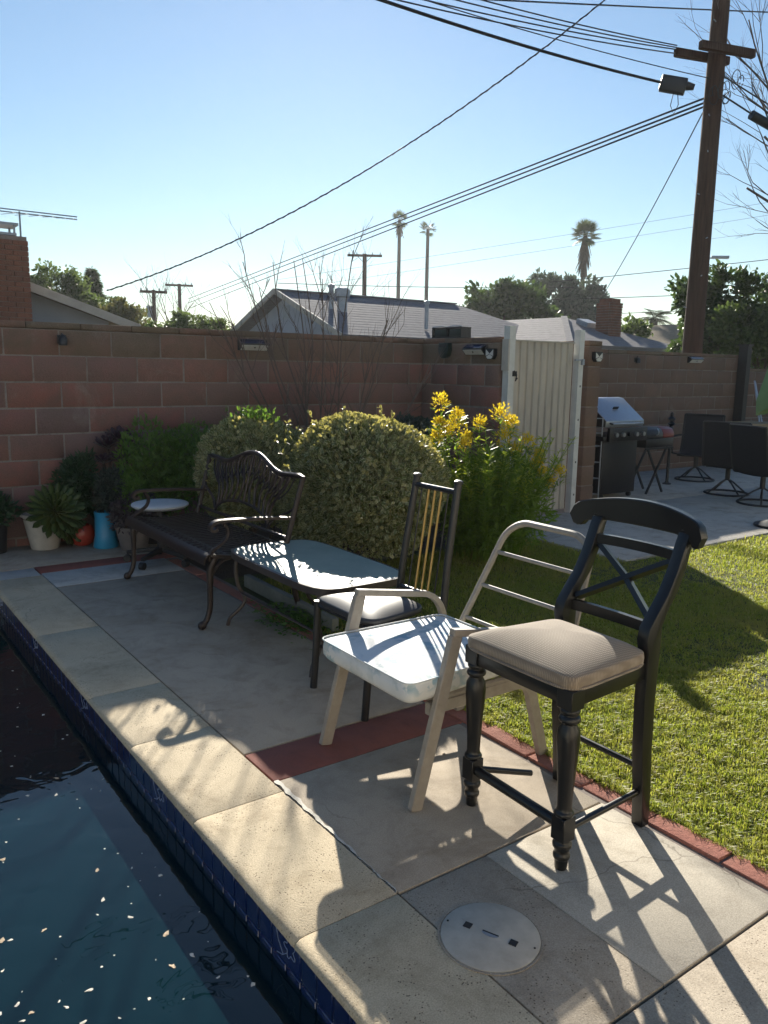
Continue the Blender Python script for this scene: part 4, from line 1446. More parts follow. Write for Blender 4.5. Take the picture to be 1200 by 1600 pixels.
# ---------------- white topped swivel stool behind the bench
sw = thing('swivel_stool', 'round white topped stool on black wheeled base behind the bench', 'stool', (2.13, 5.87, 0))
MB().lathe([(0.02, 0.425), (0.19, 0.428), (0.212, 0.445), (0.214, 0.455), (0.205, 0.463), (0.15, 0.468), (0.01, 0.47)], (2.13, 5.87, 0), 36).build('round_top', 'white_plastic', sw)
MB().lathe([(0.03, 0.08), (0.03, 0.24), (0.02, 0.245), (0.02, 0.425)], (2.13, 5.87, 0), 14).build('column', 'rubber', sw)
for i in range(5):
    a = math.radians(218 + 72 * i)
    ex, ey = 2.13 + 0.265 * math.cos(a), 5.87 + 0.265 * math.sin(a)
    l = MB().bar((2.13, 5.87, 0.105), (ex, ey, 0.075), 0.045, 0.035, w1=0.03, h1=0.025).build('base_leg', 'rubber', sw, bevel=0.004)
    MB().tube([(ex - .018 * math.sin(a), ey + .018 * math.cos(a), 0.028), (ex + .018 * math.sin(a), ey - .018 * math.cos(a), 0.028)], 0.028, 14).build('caster', 'rubber', l)

# ================================================================== PLANTS IN THE YARD
def branch(mb, p, d, length, r, depth, rnd, spread=0.5, up=0.15, seg=4, kink=0.12, n=5, shrink=0.72, tips=None):
    pts, rs = [Vector(p)], [r]
    d = Vector(d).normalized()
    for i in range(seg):
        d = (d + Vector((rnd.gauss(0, kink), rnd.gauss(0, kink), rnd.gauss(0, kink) + up * .3))).normalized()
        pts.append(pts[-1] + d * (length / seg))
        rs.append(r * (1 - 0.45 * (i + 1) / seg))
    mb.tube(pts, rs, n)
    if tips is not None:
        tips.append((pts[-1], d))
    if depth > 0:
        k = rnd.choice((2, 3, 3))
        for j in range(k):
            i = rnd.randrange(max(1, seg // 2), seg + 1)
            nd_ = (d + Vector((rnd.gauss(0, spread), rnd.gauss(0, spread), rnd.gauss(0, spread * .7) + up))).normalized()
            branch(mb, pts[i], nd_, length * shrink * rnd.uniform(.7, 1.1), rs[i] * .7, depth - 1, rnd, spread, up, max(3, seg - 1), kink, max(3, n - 1), shrink, tips)

def bush_points(n, c, r, seed, shell=0.35, amp=0.12, zmin=0.0, power=1.0):
    d = unit(np.random.default_rng(seed).normal(size=(n, 3)))
    d[:, 2] = np.where(d[:, 2] < -0.75, -d[:, 2], d[:, 2])
    rr = lumpy(d, seed + 1, amp)
    t = 1 - shell * np.random.default_rng(seed + 2).uniform(0, 1, n) ** 1.6
    # boxier than a ball
    e = np.sign(d) * np.abs(d) ** power
    e = e / np.linalg.norm(e, axis=1, keepdims=True) ** 0.5 if power != 1.0 else e
    p = np.array(c) + e * (rr * t)[:, None] * np.array(r)
    keep = p[:, 2] > zmin
    return p[keep], d[keep]

def shrub(root, nm, mat, n, c, r, seed, L, W, outline=LEAF_ROUND, shell=.35, amp=.12, outward=0.9, zmin=0.02, upb=0.3):
    p, d = bush_points(n, c, r, seed, shell, amp, zmin)
    rg = np.random.default_rng(seed + 5)
    m = len(p)
    di = unit(d * outward + rg.normal(size=(m, 3)) * .75 + np.array([0, 0, upb]))
    nr = unit(d + rg.normal(size=(m, 3)) * .8 + np.array([0, 0, .4]))
    o = leaves(nm, mat, p, di, nr, rg.uniform(.7, 1.25, m) * L, rg.uniform(.8, 1.2, m) * W, root, outline)
    return o

def stems(root, c, h, n, seed, r=0.012, depth=1, mat='bark', spread=.35):
    rnd = random.Random(seed)
    q = MB()
    for i in range(n):
        a = rnd.uniform(0, 6.28)
        branch(q, (c[0] + .05 * math.cos(a), c[1] + .05 * math.sin(a), c[2] if len(c) > 2 else -0.02), (.35 * math.cos(a), .35 * math.sin(a), 1), h * rnd.uniform(.6, .9), r, depth, rnd, spread, .3)
    return q.build('stem', mat, root)

def stray_shoots(root, c, r, n, seed):
    rnd = random.Random(seed)
    q = MB()
    P_, D_, N_ = [], [], []
    for i in range(n):
        d = Vector((rnd.gauss(0, 1), rnd.gauss(0, 1), abs(rnd.gauss(.5, .8)))).normalized()
        p = Vector(c) + Vector((d.x * r[0], d.y * r[1], d.z * r[2])) * .95
        g = (d + Vector((rnd.gauss(0, .3), rnd.gauss(0, .3), .5))).normalized()
        l = rnd.uniform(.05, .14)
        q.tube([p - g * .08, p, p + g * l], [.003, .0025, .0012], 4)
        for k in range(9):
            u = rnd.uniform(.1, 1)
            a = Vector((rnd.gauss(0, 1), rnd.gauss(0, 1), rnd.gauss(0, 1))).normalized()
            P_.append(tuple(p + g * (l * u))); D_.append(tuple(g * .7 + a)); N_.append((rnd.gauss(0, .5), rnd.gauss(0, .5), 1))
    q.build('shoot_twigs', 'bark', root)['kind'] = 'stuff'
    leaves('shoot_leaves', 'boxwood', np.array(P_), np.array(D_), np.array(N_), .038, .022, root, LEAF_ROUND, kind='stuff')

b1 = thing('boxwood_bush', 'large clipped cream variegated bush behind the glass table', 'bush', (3.27, 4.83, 0))
shrub(b1, 'foliage', 'boxwood', 36000, (3.27, 4.83, 0.61), (0.61, 0.61, 0.58), 11, 0.036, 0.026, amp=.13, shell=.36)
stray_shoots(b1, (3.27, 4.83, .61), (.60, .60, .57), 45, 77)
stems(b1, (3.27, 4.83, -.02), 0.7, 7, 3)
b2 = thing('boxwood_bush', 'smaller cream variegated bush behind the bench backrest', 'bush', (2.84, 5.64, 0))
shrub(b2, 'foliage', 'boxwood', 22000, (2.84, 5.64, 0.62), (0.46, 0.50, 0.49), 23, 0.036, 0.026, amp=.15, shell=.4)
stray_shoots(b2, (2.84, 5.64, .61), (.45, .49, .47), 40, 79)
stems(b2, (2.84, 5.64, -.02), 0.6, 6, 5)
# a few bright shoots on top of the smaller bush
rg = np.random.default_rng(5)
p = np.array([2.80, 5.60, 1.12]) + rg.normal(size=(160, 3)) * np.array([.10, .08, .03])
leaves('new_shoots', 'herb', p, rg.normal(size=(160, 3)) + np.array([0, 0, 1.2]), rg.normal(size=(160, 3)), .045, .02, b2, kind='stuff')
b3 = thing('grey_bush', 'low grey green bush in the corner below the wall lamps', 'bush', (4.65, 6.1, 0))
shrub(b3, 'foliage', 'dusty', 7000, (4.65, 6.1, 0.50), (0.42, 0.42, 0.52), 31, 0.05, 0.026, amp=.15, shell=.4)
stems(b3, (4.65, 6.1, -.02), 0.5, 5, 6)

gr = thing('goldenrod_shrub', 'bushy green shrub with yellow flower plumes beside the gate', 'shrub', (4.45, 4.72, 0))
rnd = random.Random(12)
rg = np.random.default_rng(12)
lp, ld, ln_ = [], [], []
fp, fd, fn = [], [], []
up_p, up_d, up_n = [], [], []
st_ = MB()
for i in range(130):
    a = rnd.uniform(0, 6.283)
    rr = math.sqrt(rnd.random()) * 0.30
    bx_, by_ = 4.45 + rr * math.cos(a), 4.72 + rr * math.sin(a)
    lean = Vector((math.cos(a), math.sin(a), 0)) * (rr / 0.30) * rnd.uniform(.2, .5)
    hgt = rnd.uniform(0.76, 1.10) * (1 - .25 * (rr / .3) * rnd.random())
    pts = []
    for k in range(6):
        t = k / 5
        pts.append(Vector((bx_, by_, -.02)) + lean * (t ** 1.5) * hgt + Vector((rnd.gauss(0, .008), rnd.gauss(0, .008), hgt * t)))
    st_.tube(pts, [.005, .005, .0045, .004, .003, .002], 4)
    for k in range(58):
        t = rnd.uniform(.12, 1.0)
        j = min(int(t * 5), 4)
        p = pts[j].lerp(pts[j + 1], t * 5 - j)
        b_ = rnd.uniform(0, 6.283)
        tgt = (up_p, up_d, up_n) if t > .74 else (lp, ld, ln_)
        tgt[0].append(tuple(p)); tgt[1].append((math.cos(b_), math.sin(b_), rnd.uniform(.1, .8))); tgt[2].append((rnd.gauss(0, .3), rnd.gauss(0, .3), 1))
plumes = [(4.22, 5.08, 1.24, .075), (4.30, 4.98, 1.05, .09), (4.15, 4.90, 1.02, .06), (4.55, 4.72, 1.16, .085), (4.62, 4.70, 1.05, .085), (4.50, 4.62, .97, .07), (4.66, 4.52, .95, .06),
          (4.70, 4.45, .78, .06), (4.74, 4.42, .70, .05), (4.90, 4.38, .70, .055), (4.20, 4.75, .93, .05), (4.0, 4.86, .98, .05), (4.45, 4.85, 1.08, .06), (4.35, 5.02, 1.14, .05), (4.58, 4.62, 1.10, .05), (4.62, 4.60, .88, .05), (4.36, 4.90, .96, .045), (4.78, 4.50, .84, .045), (4.84, 4.42, .62, .04), (4.12, 4.98, 1.08, .045)]
for x, y, z, s in plumes:
    st_.tube([(x * .7 + 4.45 * .3, y * .7 + 4.72 * .3, z * .35), (x, y, z - s)], [.004, .003], 4)
    for k in range(170):
        d = Vector((rnd.gauss(0, 1), rnd.gauss(0, 1), rnd.gauss(0, 1.1)))
        d = d.normalized() * (rnd.random() ** .6)
        fp.append((x + d.x * s, y + d.y * s, z + d.z * s)); fd.append((d.x, d.y, d.z + .5)); fn.append((rnd.gauss(0, 1), rnd.gauss(0, 1), rnd.gauss(0, 1)))
    for k in range(26):
        d = Vector((rnd.gauss(0, 1), rnd.gauss(0, 1), -abs(rnd.gauss(0, .6)))).normalized()
        lp.append((x + d.x * s * .6, y + d.y * s * .6, z - s * rnd.uniform(.6, 2.2))); ld.append((d.x, d.y, .4)); ln_.append((0, 0, 1))
st_.build('stem', 'golden_leaf', gr)
m = len(lp)
leaves('foliage', 'golden_leaf', np.array([tuple(q) for q in lp]), np.array(ld), np.array(ln_), rg.uniform(.05, .095, m), rg.uniform(.012, .02, m), gr, LEAF_LANCE)
m = len(up_p)
leaves('upper_foliage', 'golden_lime', np.array(up_p), np.array(up_d), np.array(up_n), rg.uniform(.045, .08, m), rg.uniform(.012, .018, m), gr, LEAF_LANCE)
m = len(fp)
leaves('flower_plume', 'golden_flower', np.array(fp), np.array(fd), np.array(fn), rg.uniform(.014, .03, m), rg.uniform(.008, .015, m), gr, LEAF_ROUND)
shrub(gr, 'lower_foliage', 'golden_leaf', 5000, (4.5, 4.70, 0.42), (0.46, 0.44, 0.42), 41, 0.075, 0.016, LEAF_LANCE, shell=.8, amp=.15)

# bare shrub in front of the wall
bs = thing('bare_shrub', 'leafless twiggy shrub rising above the block wall', 'shrub', (4.05, 6.55, 0))
rnd = random.Random(44)
q = MB()
for i, (x, y, z) in enumerate(((3.0, 6.86, 2.05), (3.30, 6.80, 2.42), (3.42, 6.72, 2.2), (3.55, 6.70, 2.43), (3.72, 6.62, 2.45), (3.80, 6.6, 2.47), (3.95, 6.5, 2.3), (4.20, 6.37, 2.56), (4.10, 6.45, 2.0), (4.43, 6.19, 1.80), (4.55, 6.3, 1.95), (4.78, 5.90, 1.58), (3.15, 6.75, 1.9))):
    b0 = Vector((3.95 + (x - 3.95) * .15, 6.5 + (y - 6.5) * .15, -.02))
    tp_ = Vector((x, y, z))
    side = Vector((rnd.gauss(0, .05), rnd.gauss(0, .03), 0))
    pts = spl([b0, b0.lerp(tp_, .35) + Vector((-(x - 3.95) * .12, 0, .08)) + side, b0.lerp(tp_, .7) - side * .6, tp_], 5)
    k = len(pts)
    q.tube(pts, [.0110 - .0074 * j / (k - 1) for j in range(k)], 5)
    for j in range(8):
        u = rnd.randrange(5, k - 1)
        d = (pts[u + 1] - pts[u]).normalized() + Vector((rnd.gauss(0, .45), rnd.gauss(0, .25), rnd.gauss(.1, .25)))
        if pts[u].z < 1.0 and d.y > 0:
            d.y *= -.5
        branch(q, pts[u], d, rnd.uniform(.18, .42), .0046, 1 if j % 2 else 2, rnd, .35, .2, 4, .08, 4, .6)
q.build('branches', 'twig', bs)

# ---------------- potted plants by the wall
def pot(name, label, cat, c, prof, mat, n=28):
    t = thing(name, label, cat, (c[0], c[1], 0))
    q = MB()
    inner = [(max(r - .012, .005), z) for r, z in reversed(prof[1:])]
    q.lathe(prof + [(inner[0][0], prof[-1][1])] + inner[1:] , (c[0], c[1], 0), n)
    q.build('pot', mat, t)
    h = prof[-1][1]
    MB().lathe([(prof[-1][0] - .014, h - .04), (.005, h - .03)], (c[0], c[1], 0), n).build('potting_soil', 'soil', t)
    return t

def succulent_leaf(L, W, T, mat, cup=.25, nseg=7):
    """a thick spoon-shaped leaf along +x"""
    vs, fs, uvs = [], [], []
    for i in range(nseg + 1):
        t = i / nseg
        w_ = W * (0.22 + 0.78 * math.sin(min(1, t / .78) * math.pi / 2) ** 1.5) * (1 if t < .8 else math.sqrt(max(0.0, 1 - ((t - .8) / .2) ** 2)) * .98 + .02) / 2
        z = -cup * L * (t - .5) ** 2 * .0 + cup * L * t * t * .5
        vs += [(L * t, -w_, z + W * .10), (L * t, 0, z), (L * t, w_, z + W * .10), (L * t, 0, z - T * (1 - t * .7))]
        uvs.append(t)
    for i in range(nseg):
        for j in range(4):
            fs.append((i * 4 + j, i * 4 + (j + 1) % 4, (i + 1) * 4 + (j + 1) % 4, (i + 1) * 4 + j))
    me = bpy.data.meshes.new('rosette_leaf')
    me.from_pydata(vs, [], fs)
    l = me.uv_layers.new(name='UVMap')
    for lo in me.loops:
        l.data[lo.index].uv = (.5, uvs[lo.vertex_index // 4])
    me.shade_smooth()
    me.materials.append(M[mat])
    return me

def rosette(t, c, axis, nleaf, L, W, mat, open0=1.25, open1=.15, rnd=None):
    axis = Vector(axis).normalized()
    qa = axis.to_track_quat('Z', 'Y').to_matrix()
    ms = [succulent_leaf(L * s, W * s, W * .12, mat) for s in (1.0, .8, .6, .4)]
    for i in range(nleaf):
        f = i / nleaf
        az = i * 2.39996
        el = open0 * (1 - f) ** .8 + open1          # angle away from the axis
        s = 0 if f < .45 else (1 if f < .68 else (2 if f < .86 else 3))
        d = qa @ Vector((math.sin(el) * math.cos(az), math.sin(el) * math.sin(az), math.cos(el)))
        upv = qa @ Vector((-math.cos(el) * math.cos(az), -math.cos(el) * math.sin(az), math.sin(el)))
        yv = upv.cross(d).normalized()
        zv = d.cross(yv)
        R3 = Matrix((d, yv, zv)).transposed()
        p = Vector(c) + axis * (.02 * f)
        place('rosette_leaf', ms[s], p, t, R3.to_euler())

wp = pot('potted_succulent', 'big pale green rosette succulent spilling over a white pot', 'plant', (1.50, 6.83), [(.105, 0), (.11, .01), (.14, .16), (.16, .27), (.18, .275), (.18, .295)], 'white_pot')
rosette(wp, (1.565, 6.70, .31), (.05, -.85, .48), 90, .245, .050, 'rosette', 1.65, .08)
rosette(wp, (1.66, 6.76, .17), (.4, -.8, -.1), 26, .16, .05, 'rosette', 1.3, .15)
MB().tube([(1.50, 6.83, .30), (1.56, 6.76, .34)], .02, 8).build('stem', 'bark', wp)
rp = pot('potted_plant', 'dark leafy plant in a small round red glazed pot', 'plant', (1.79, 6.80), [(.06, 0), (.085, .02), (.10, .07), (.10, .11), (.085, .155), (.075, .17)], 'red_pot')
shrub(rp, 'foliage', 'dark_herb', 1900, (1.78, 6.84, .46), (.17, .13, .30), 51, .065, .024, LEAF_LANCE, shell=.9, amp=.2)
stems(rp, (1.79, 6.80, .13), .4, 4, 8, .006)
bp = pot('potted_plant', 'grey green trailing plant in a tall turquoise plastic pot', 'plant', (1.93, 6.62), [(.095, 0), (.10, .01), (.085, .10), (.08, .25), (.085, .30)], 'blue_pot')
shrub(bp, 'foliage', 'dusty', 1500, (1.99, 6.62, .42), (.14, .12, .22), 53, .055, .022, LEAF_LANCE, shell=.9, amp=.25)
stems(bp, (1.93, 6.62, .26), .22, 4, 9, .005)
gp = pot('potted_plant', 'purple grey foliage plant in a grey clay pot beside the bench', 'plant', (2.10, 6.42), [(.10, 0), (.105, .01), (.14, .17), (.15, .175), (.15, .20)], 'grey_pot')
shrub(gp, 'foliage', 'purple_herb', 1500, (2.10, 6.40, .30), (.20, .16, .17), 55, .05, .022, LEAF_LANCE, shell=.9, amp=.25)
shrub(gp, 'trailing_shoots', 'herb', 700, (2.12, 6.36, .44), (.10, .09, .16), 57, .045, .016, LEAF_LANCE, shell=.95, amp=.3)
stems(gp, (2.10, 6.42, .16), .2, 4, 10, .005)
pp_ = pot('potted_succulent', 'tall stemmed blackish purple rosette succulent against the block wall', 'plant', (2.12, 6.82), [(.10, 0), (.12, .15), (.13, .20)], 'black_pot')
for k, (x, y, z, L) in enumerate(((2.03, 6.80, .80, .13), (2.14, 6.84, .85, .14), (2.22, 6.80, .81, .12), (2.10, 6.72, .70, .10), (1.98, 6.76, .68, .09))):
    MB().tube(spl([(2.12, 6.82, .16), ((2.12 + x) / 2, 6.82, .45), (x, y, z)], 4), [.014] * 4 + [.011] * 5, 7).build('stem', 'bark', pp_)
    rosette(pp_, (x, y, z), ((x - 2.12) * .8, -.35, 1), 26, L, L * .33, 'rosette_purple', 1.25, .1)
hp = pot('potted_plant', 'loose bright green leafy herb in a black pot behind the bench arm', 'plant', (2.34, 6.62), [(.12, 0), (.14, .2), (.145, .21)], 'black_pot')
shrub(hp, 'foliage', 'herb', 3400, (2.30, 6.58, .52), (.30, .24, .36), 61, .055, .02, LEAF_LANCE, shell=.85, amp=.3)
stems(hp, (2.34, 6.62, .17), .5, 7, 11, .005, 1, 'herb')
hq = pot('potted_plant', 'tall feathery green herb in a black pot behind the bench backrest', 'plant', (2.66, 6.50), [(.12, 0), (.14, .2), (.145, .21)], 'black_pot')
shrub(hq, 'foliage', 'herb', 4200, (2.66, 6.50, .56), (.32, .27, .38), 63, .05, .018, LEAF_LANCE, shell=.85, amp=.3)
stems(hq, (2.66, 6.50, .17), .55, 7, 12, .005, 1, 'herb')
lp_ = pot('potted_plant', 'small plant in a black square-shouldered nursery pot at the wall foot', 'plant', (1.13, 6.86), [(.08, 0), (.10, .22), (.105, .24)], 'black_pot')
shrub(lp_, 'foliage', 'dark_herb', 900, (1.13, 6.86, .34), (.17, .15, .14), 65, .055, .022, LEAF_LANCE, shell=.9, amp=.25)
# creeping weed at the deck edge
wd = thing('creeping_weed', 'low green creeping weed spreading from the bed onto the deck', 'weed', (2.30, 4.05, 0))
rg = np.random.default_rng(71)
n = 700
p = np.stack([2.26 + rg.normal(size=n) * .10, 4.02 + rg.normal(size=n) * .17, np.abs(rg.normal(size=n)) * .025 + .008], 1)
p[:, 0] = np.maximum(p[:, 0], 2.06)
leaves('foliage', 'herb', p, rg.normal(size=(n, 3)) * np.array([1, 1, .3]), rg.normal(size=(n, 3)) * .3 + np.array([0, 0, 1]), rg.uniform(.02, .04, n), rg.uniform(.012, .022, n), wd)
MB().tube(spl([(2.30, 4.05, .0), (2.22, 4.1, .012), (2.12, 4.18, .01)], 3), .003, 4).add(*(lambda m_: (m_.v, m_.f))(MB().tube(spl([(2.30, 4.05, 0), (2.22, 3.95, .012), (2.10, 3.88, .01)], 3), .003, 4))).build('stem', 'herb', wd)
bd = MB().bar((2.385, 4.92, .035), (2.375, 3.75, .032), .045, .085).build('timber_board', 'wood_board', bevel=.004, origin=(2.38, 4.3, 0))
tag(bd, 'weathered grey timber board edging the bed behind the table', 'board')

# ================================================================== WALL LAMPS AND SMALL THINGS
def solar_light(label, c, face, w=.30, h=.10, d=.075):
    """face: unit horizontal vector the lamp looks along; c: centre of its back on the wall"""
    t = thing('solar_wall_light', label, 'wall light', c, 'solar lights along the block walls')
    f = Vector(face); s = Vector((-f.y, f.x, 0)); u = Vector((0, 0, 1)); c = Vector(c)
    prof = [(0, -.5), (.35, -.5), (1, .02), (1, .12), (.12, .5), (0, .5)]
    MB().extrude([c + f * (a * d) + u * (b * h) - s * (w / 2) for a, b in prof], s * w).build('housing', 'lamp_black', t, smooth=False)
    q = MB()
    e = .004
    q.extrude([c + f * (a * d + e) + u * (b * h + e) - s * (w / 2 - .012) for a, b in ((.96, .16), (.96, .13), (.16, .46), (.16, .49))], s * (w - .024))
    q.build('solar_panel', 'solar', t, smooth=False)
    q = MB()
    q.extrude([c + f * (a * d + e) + u * (b * h - e * .5) - s * (w / 2 - .014) for a, b in ((.40, -.46), (.40, -.42), (.97, .02), (.97, -.02))], s * (w - .028))
    q.build('lens_panel', 'lens', t, smooth=False)
    MB().ball(c + f * (d * .72 + .006) + u * (-h * .22), .009, 8, 6).build('motion_sensor', 'lamp_black', t)
    return t
solar_light('solar light with blue panel over silver lens, on the long wall above the variegated bush', (3.48, 6.998, 1.695), (0, -1, 0))
solar_light('solar light with silver end facet on the wall return below the black box', (5.55, 6.13, 1.70), (-1, 0, 0))
solar_light('solar light on the far brown wall, the one beside the pilaster', (9.15, 7.698, 1.72), (0, -1, 0), .34)
solar_light('solar light on the far brown wall, the one before the utility pole', (11.62, 7.698, 1.72), (0, -1, 0), .34)
def corner_light(label, c, face):
    t = thing('wedge_wall_light', label, 'wall light', c)
    f = Vector(face); s = Vector((-f.y, f.x, 0)); u = Vector((0, 0, 1)); c = Vector(c)
    pr = [(-.06, .05), (.06, .05), (.06, -.02), (.03, -.055), (-.03, -.055), (-.06, -.02)]
    MB().extrude([c + s * a + u * b for a, b in pr], f * .045).build('housing', 'lamp_black', t, smooth=False)
    MB().extrude([c + f * .046 + s * a + u * b for a, b in ((-.05, .04), (0, .002), (-.05, -.02))], f * .004).build('lens', 'lens', t, smooth=False)
    MB().extrude([c + f * .046 + s * a + u * b for a, b in ((.05, .04), (.05, -.02), (0, -.003))], f * .004).build('lens', 'lens', t, smooth=False)
    MB().extrude([c + f * .046 + s * a + u * b for a, b in ((-.045, -.028), (0, -.006), (.045, -.028), (.025, -.048), (-.025, -.048))], f * .004).build('lens', 'lens', t, smooth=False)
corner_light('small wedge light on the wall return next to the gate hinge post', (5.55, 5.90, 1.66), (-1, 0, 0))
corner_light('small wedge light on the pilaster next to the gate latch post', (6.84, 5.698, 1.66), (0, -1, 0))
def lantern(label, c):
    t = thing('wall_lantern', label, 'lantern', c)
    x, y, z = c
    MB().bx(x - .035, x + .035, y - .012, y, z - .035, z + .035).build('back_plate', 'lamp_black', t, bevel=.003)
    MB().lathe([(.02, -.05), (.034, -.045), (.034, .01), (.02, .03), (.006, .04)], (x, y - .05, z), 10).build('shade', 'lamp_black', t)
    MB().tube([(x, y - .012, z + .02), (x, y - .03, z + .05), (x, y - .05, z + .038)], .005, 6).build('hook', 'lamp_black', t)
lantern('small dark lantern fixed high on the long block wall', (1.755, 6.998, 1.69))
lantern('small dark lantern fixed on the far brown wall above the grill', (10.15, 7.698, 1.69))
gx = thing('green_wall_box', 'rounded dark green plastic box fixed on the wall return', 'box', (5.55, 6.60, 1.70))
MB().extrude([(5.55, 6.60 + a, 1.70 + b) for a, b in ((-.075, .075), (.075, .075), (.082, .0), (.06, -.06), (.02, -.085), (-.02, -.085), (-.06, -.06), (-.082, 0))], (-.06, 0, 0)).build('case', 'green_plastic', gx, bevel=.006)
MB().box((5.489, 6.60, 1.745), (.006, .11, .03)).build('front_plate', 'lamp_black', gx, smooth=False)
bxx = thing('black_box', 'black plastic two-bay box sitting on top of the wall return', 'box', (5.63, 6.64, 1.83))
q = MB()
q.bx(5.56, 5.70, 6.40, 6.88, 1.829, 1.845)
q.bx(5.56, 5.70, 6.40, 6.88, 1.928, 1.938)
for y in (6.402, 6.63, 6.866):
    q.bx(5.563, 5.697, y, y + .012, 1.845, 1.928)
q.bx(5.66, 5.697, 6.40, 6.88, 1.845, 1.928)
q.build('case', 'lamp_black', bxx, smooth=False)
q = MB()
q.bx(5.575, 5.655, 6.43, 6.61, 1.846, 1.920)
q.bx(5.575, 5.655, 6.66, 6.85, 1.846, 1.920)
q.build('bay_insert', 'green_plastic', bxx, bevel=.006)
MB().tube([(5.57, 6.40, 1.944), (5.57, 6.55, 1.950), (5.575, 6.62, 1.942), (5.57, 6.70, 1.952), (5.57, 6.88, 1.944)], .006, 5).build('lid_edge', 'metal_grey', bxx)

# ---------------- leaves and petals floating on the pool, litter on the deck
rnd = random.Random(99)
def scrap(seed, n=7):
    r_ = random.Random(seed)
    q = MB()
    pts = []
    for i in range(n):
        a = 2 * math.pi * i / n
        rr = r_.uniform(.35, 1.0)
        pts.append((rr * math.cos(a), .55 * rr * math.sin(a), r_.uniform(-.08, .12)))
    vs = [(0, 0, .08)] + pts + [(x, y, z - .06) for x, y, z in pts] + [(0, 0, -.02)]
    fs = [(0, 1 + i, 1 + (i + 1) % n) for i in range(n)] + [(1 + n + i, 1 + i, 1 + (i + 1) % n, 1 + n + (i + 1) % n)[::-1] for i in range(n)] + [(2 * n + 1, 1 + n + (i + 1) % n, 1 + n + i) for i in range(n)]
    q.add(vs, fs)
    return q
pm = [scrap(i).mesh('floating_petal', 'petal', smooth=False) for i in range(5)]
lm = [scrap(20 + i, 9).mesh('floating_leaf', 'dry_leaf', smooth=False) for i in range(4)]
for i in range(190):
    while True:
        x, y = rnd.uniform(-.25, .86), rnd.uniform(1.75, 4.6)
        t = (y - 1.75) / 2.85
        if rnd.random() < (1 - .75 * t):
            break
    s = rnd.choice((.004, .005, .007, .008, .010, .014))
    o = place('floating_petal', rnd.choice(pm), (x, y, WZ + s * .06), None, (0, 0, rnd.uniform(0, 6.28)), (s, s, s * .6))
    tag(o, 'tiny pale petal floating on the dark pool water', 'petal', 'petals floating on the pool')
for i in range(22):
    x, y = rnd.uniform(-.1, .80), rnd.uniform(1.8, 3.4)
    s = rnd.uniform(.012, .02)
    o = place('floating_leaf', rnd.choice(lm), (x, y, WZ + s * .06), None, (0, 0, rnd.uniform(0, 6.28)), (s, s, s * .6))
    tag(o, 'small dry brown leaf floating on the pool water', 'leaf', 'dry leaves floating on the pool')
cl = thing('leaf_raft', 'longish raft of tan dry leaves floating below the wall reflection', 'leaves', (.27, 3.62, WZ))
for i in range(26):
    u = rnd.uniform(-1, 1)
    s = rnd.uniform(.008, .016)
    place('raft_leaf', rnd.choice(lm), (.27 + u * .075, 3.62 - u * .03 + rnd.gauss(0, .015), WZ + .003 + rnd.uniform(0, .004)), cl, (rnd.gauss(0, .2), rnd.gauss(0, .2), rnd.uniform(0, 6.28)), (s, s, s))
for x, y in ((1.91, 3.86), (2.05, 3.42), (1.93, 2.24), (1.80, 3.02), (1.62, 4.4), (2.03, 2.9), (1.66, 1.98)):
    s = rnd.uniform(.010, .018)
    o = place('fallen_leaf', rnd.choice(lm), (x, y, .003), None, (0, 0, rnd.uniform(0, 6.28)), (s, s, s * .7))
    tag(o, 'small dry leaf lying on the concrete deck', 'leaf', 'dry leaves on the deck')

# ================================================================== BARBECUE CORNER
gl = thing('barbecue_grill', 'gas barbecue with sloping steel lid and row of knobs', 'grill', (7.95, 6.35, 0))
MB().bx(7.58, 8.22, 6.12, 6.58, 0.06, 0.70).build('cabinet', 'grill_dark', gl, bevel=.01)
MB().bx(7.50, 8.30, 6.06, 6.60, 0.705, 0.76).build('cook_box', 'grill_dark', gl, bevel=.008)
MB().bx(7.56, 8.26, 6.02, 6.06, 0.70, 0.86).build('control_panel', 'grill_dark', gl, bevel=.006)
for i in range(5):
    x = 7.66 + i * .125
    q = MB().tube([(x, 6.018, .78), (x, 5.985, .78)], .026, 14)
    q.build('knob', 'silver' if i != 2 else 'lamp_black', gl)
hood = MB()
hood.extrude([(7.55, 6.08, .865), (7.55, 6.62, .865), (7.55, 6.62, 1.17), (7.55, 6.46, 1.20), (7.55, 6.40, 1.19), (7.55, 6.07, .94)], (.70, 0, 0))
hd = hood.build('lid', 'grill_steel', gl, bevel=.008)
MB().extrude([(7.543, 6.085, .87), (7.543, 6.615, .87), (7.543, 6.615, 1.165), (7.543, 6.46, 1.195), (7.543, 6.405, 1.185), (7.543, 6.08, .94)], (.008, 0, 0)).build('lid_end', 'lamp_black', hd, smooth=False)
MB().bar((7.86, 6.232, 1.083), (7.95, 6.232, 1.083), .01, .03, up=(0, -.6, .8)).build('thermometer', 'lamp_black', hd, smooth=False)
MB().tube([(7.62, 6.03, .905), (8.18, 6.03, .905)], .012, 10).build('handle', 'silver', hd)
for x in (7.62, 8.18):
    MB().tube([(x, 6.03, .905), (x, 6.075, .91)], .009, 8).build('handle_bracket', 'lamp_black', hd)
for x in (7.64, 8.16):
    for y in (6.16, 6.54):
        MB().tube([(x - .015, y, .03), (x + .015, y, .03)], .03, 12).build('caster', 'rubber', gl)
rk = thing('wire_rack', 'tall wire shelf rack standing between pilaster and grill', 'rack', (7.34, 6.25, 0))
for x in (7.16, 7.52):
    for y in (6.10, 6.42):
        MB().tube([(x, y, 0), (x, y, .985)], .007, 6).build('post', 'metal_grey', rk)
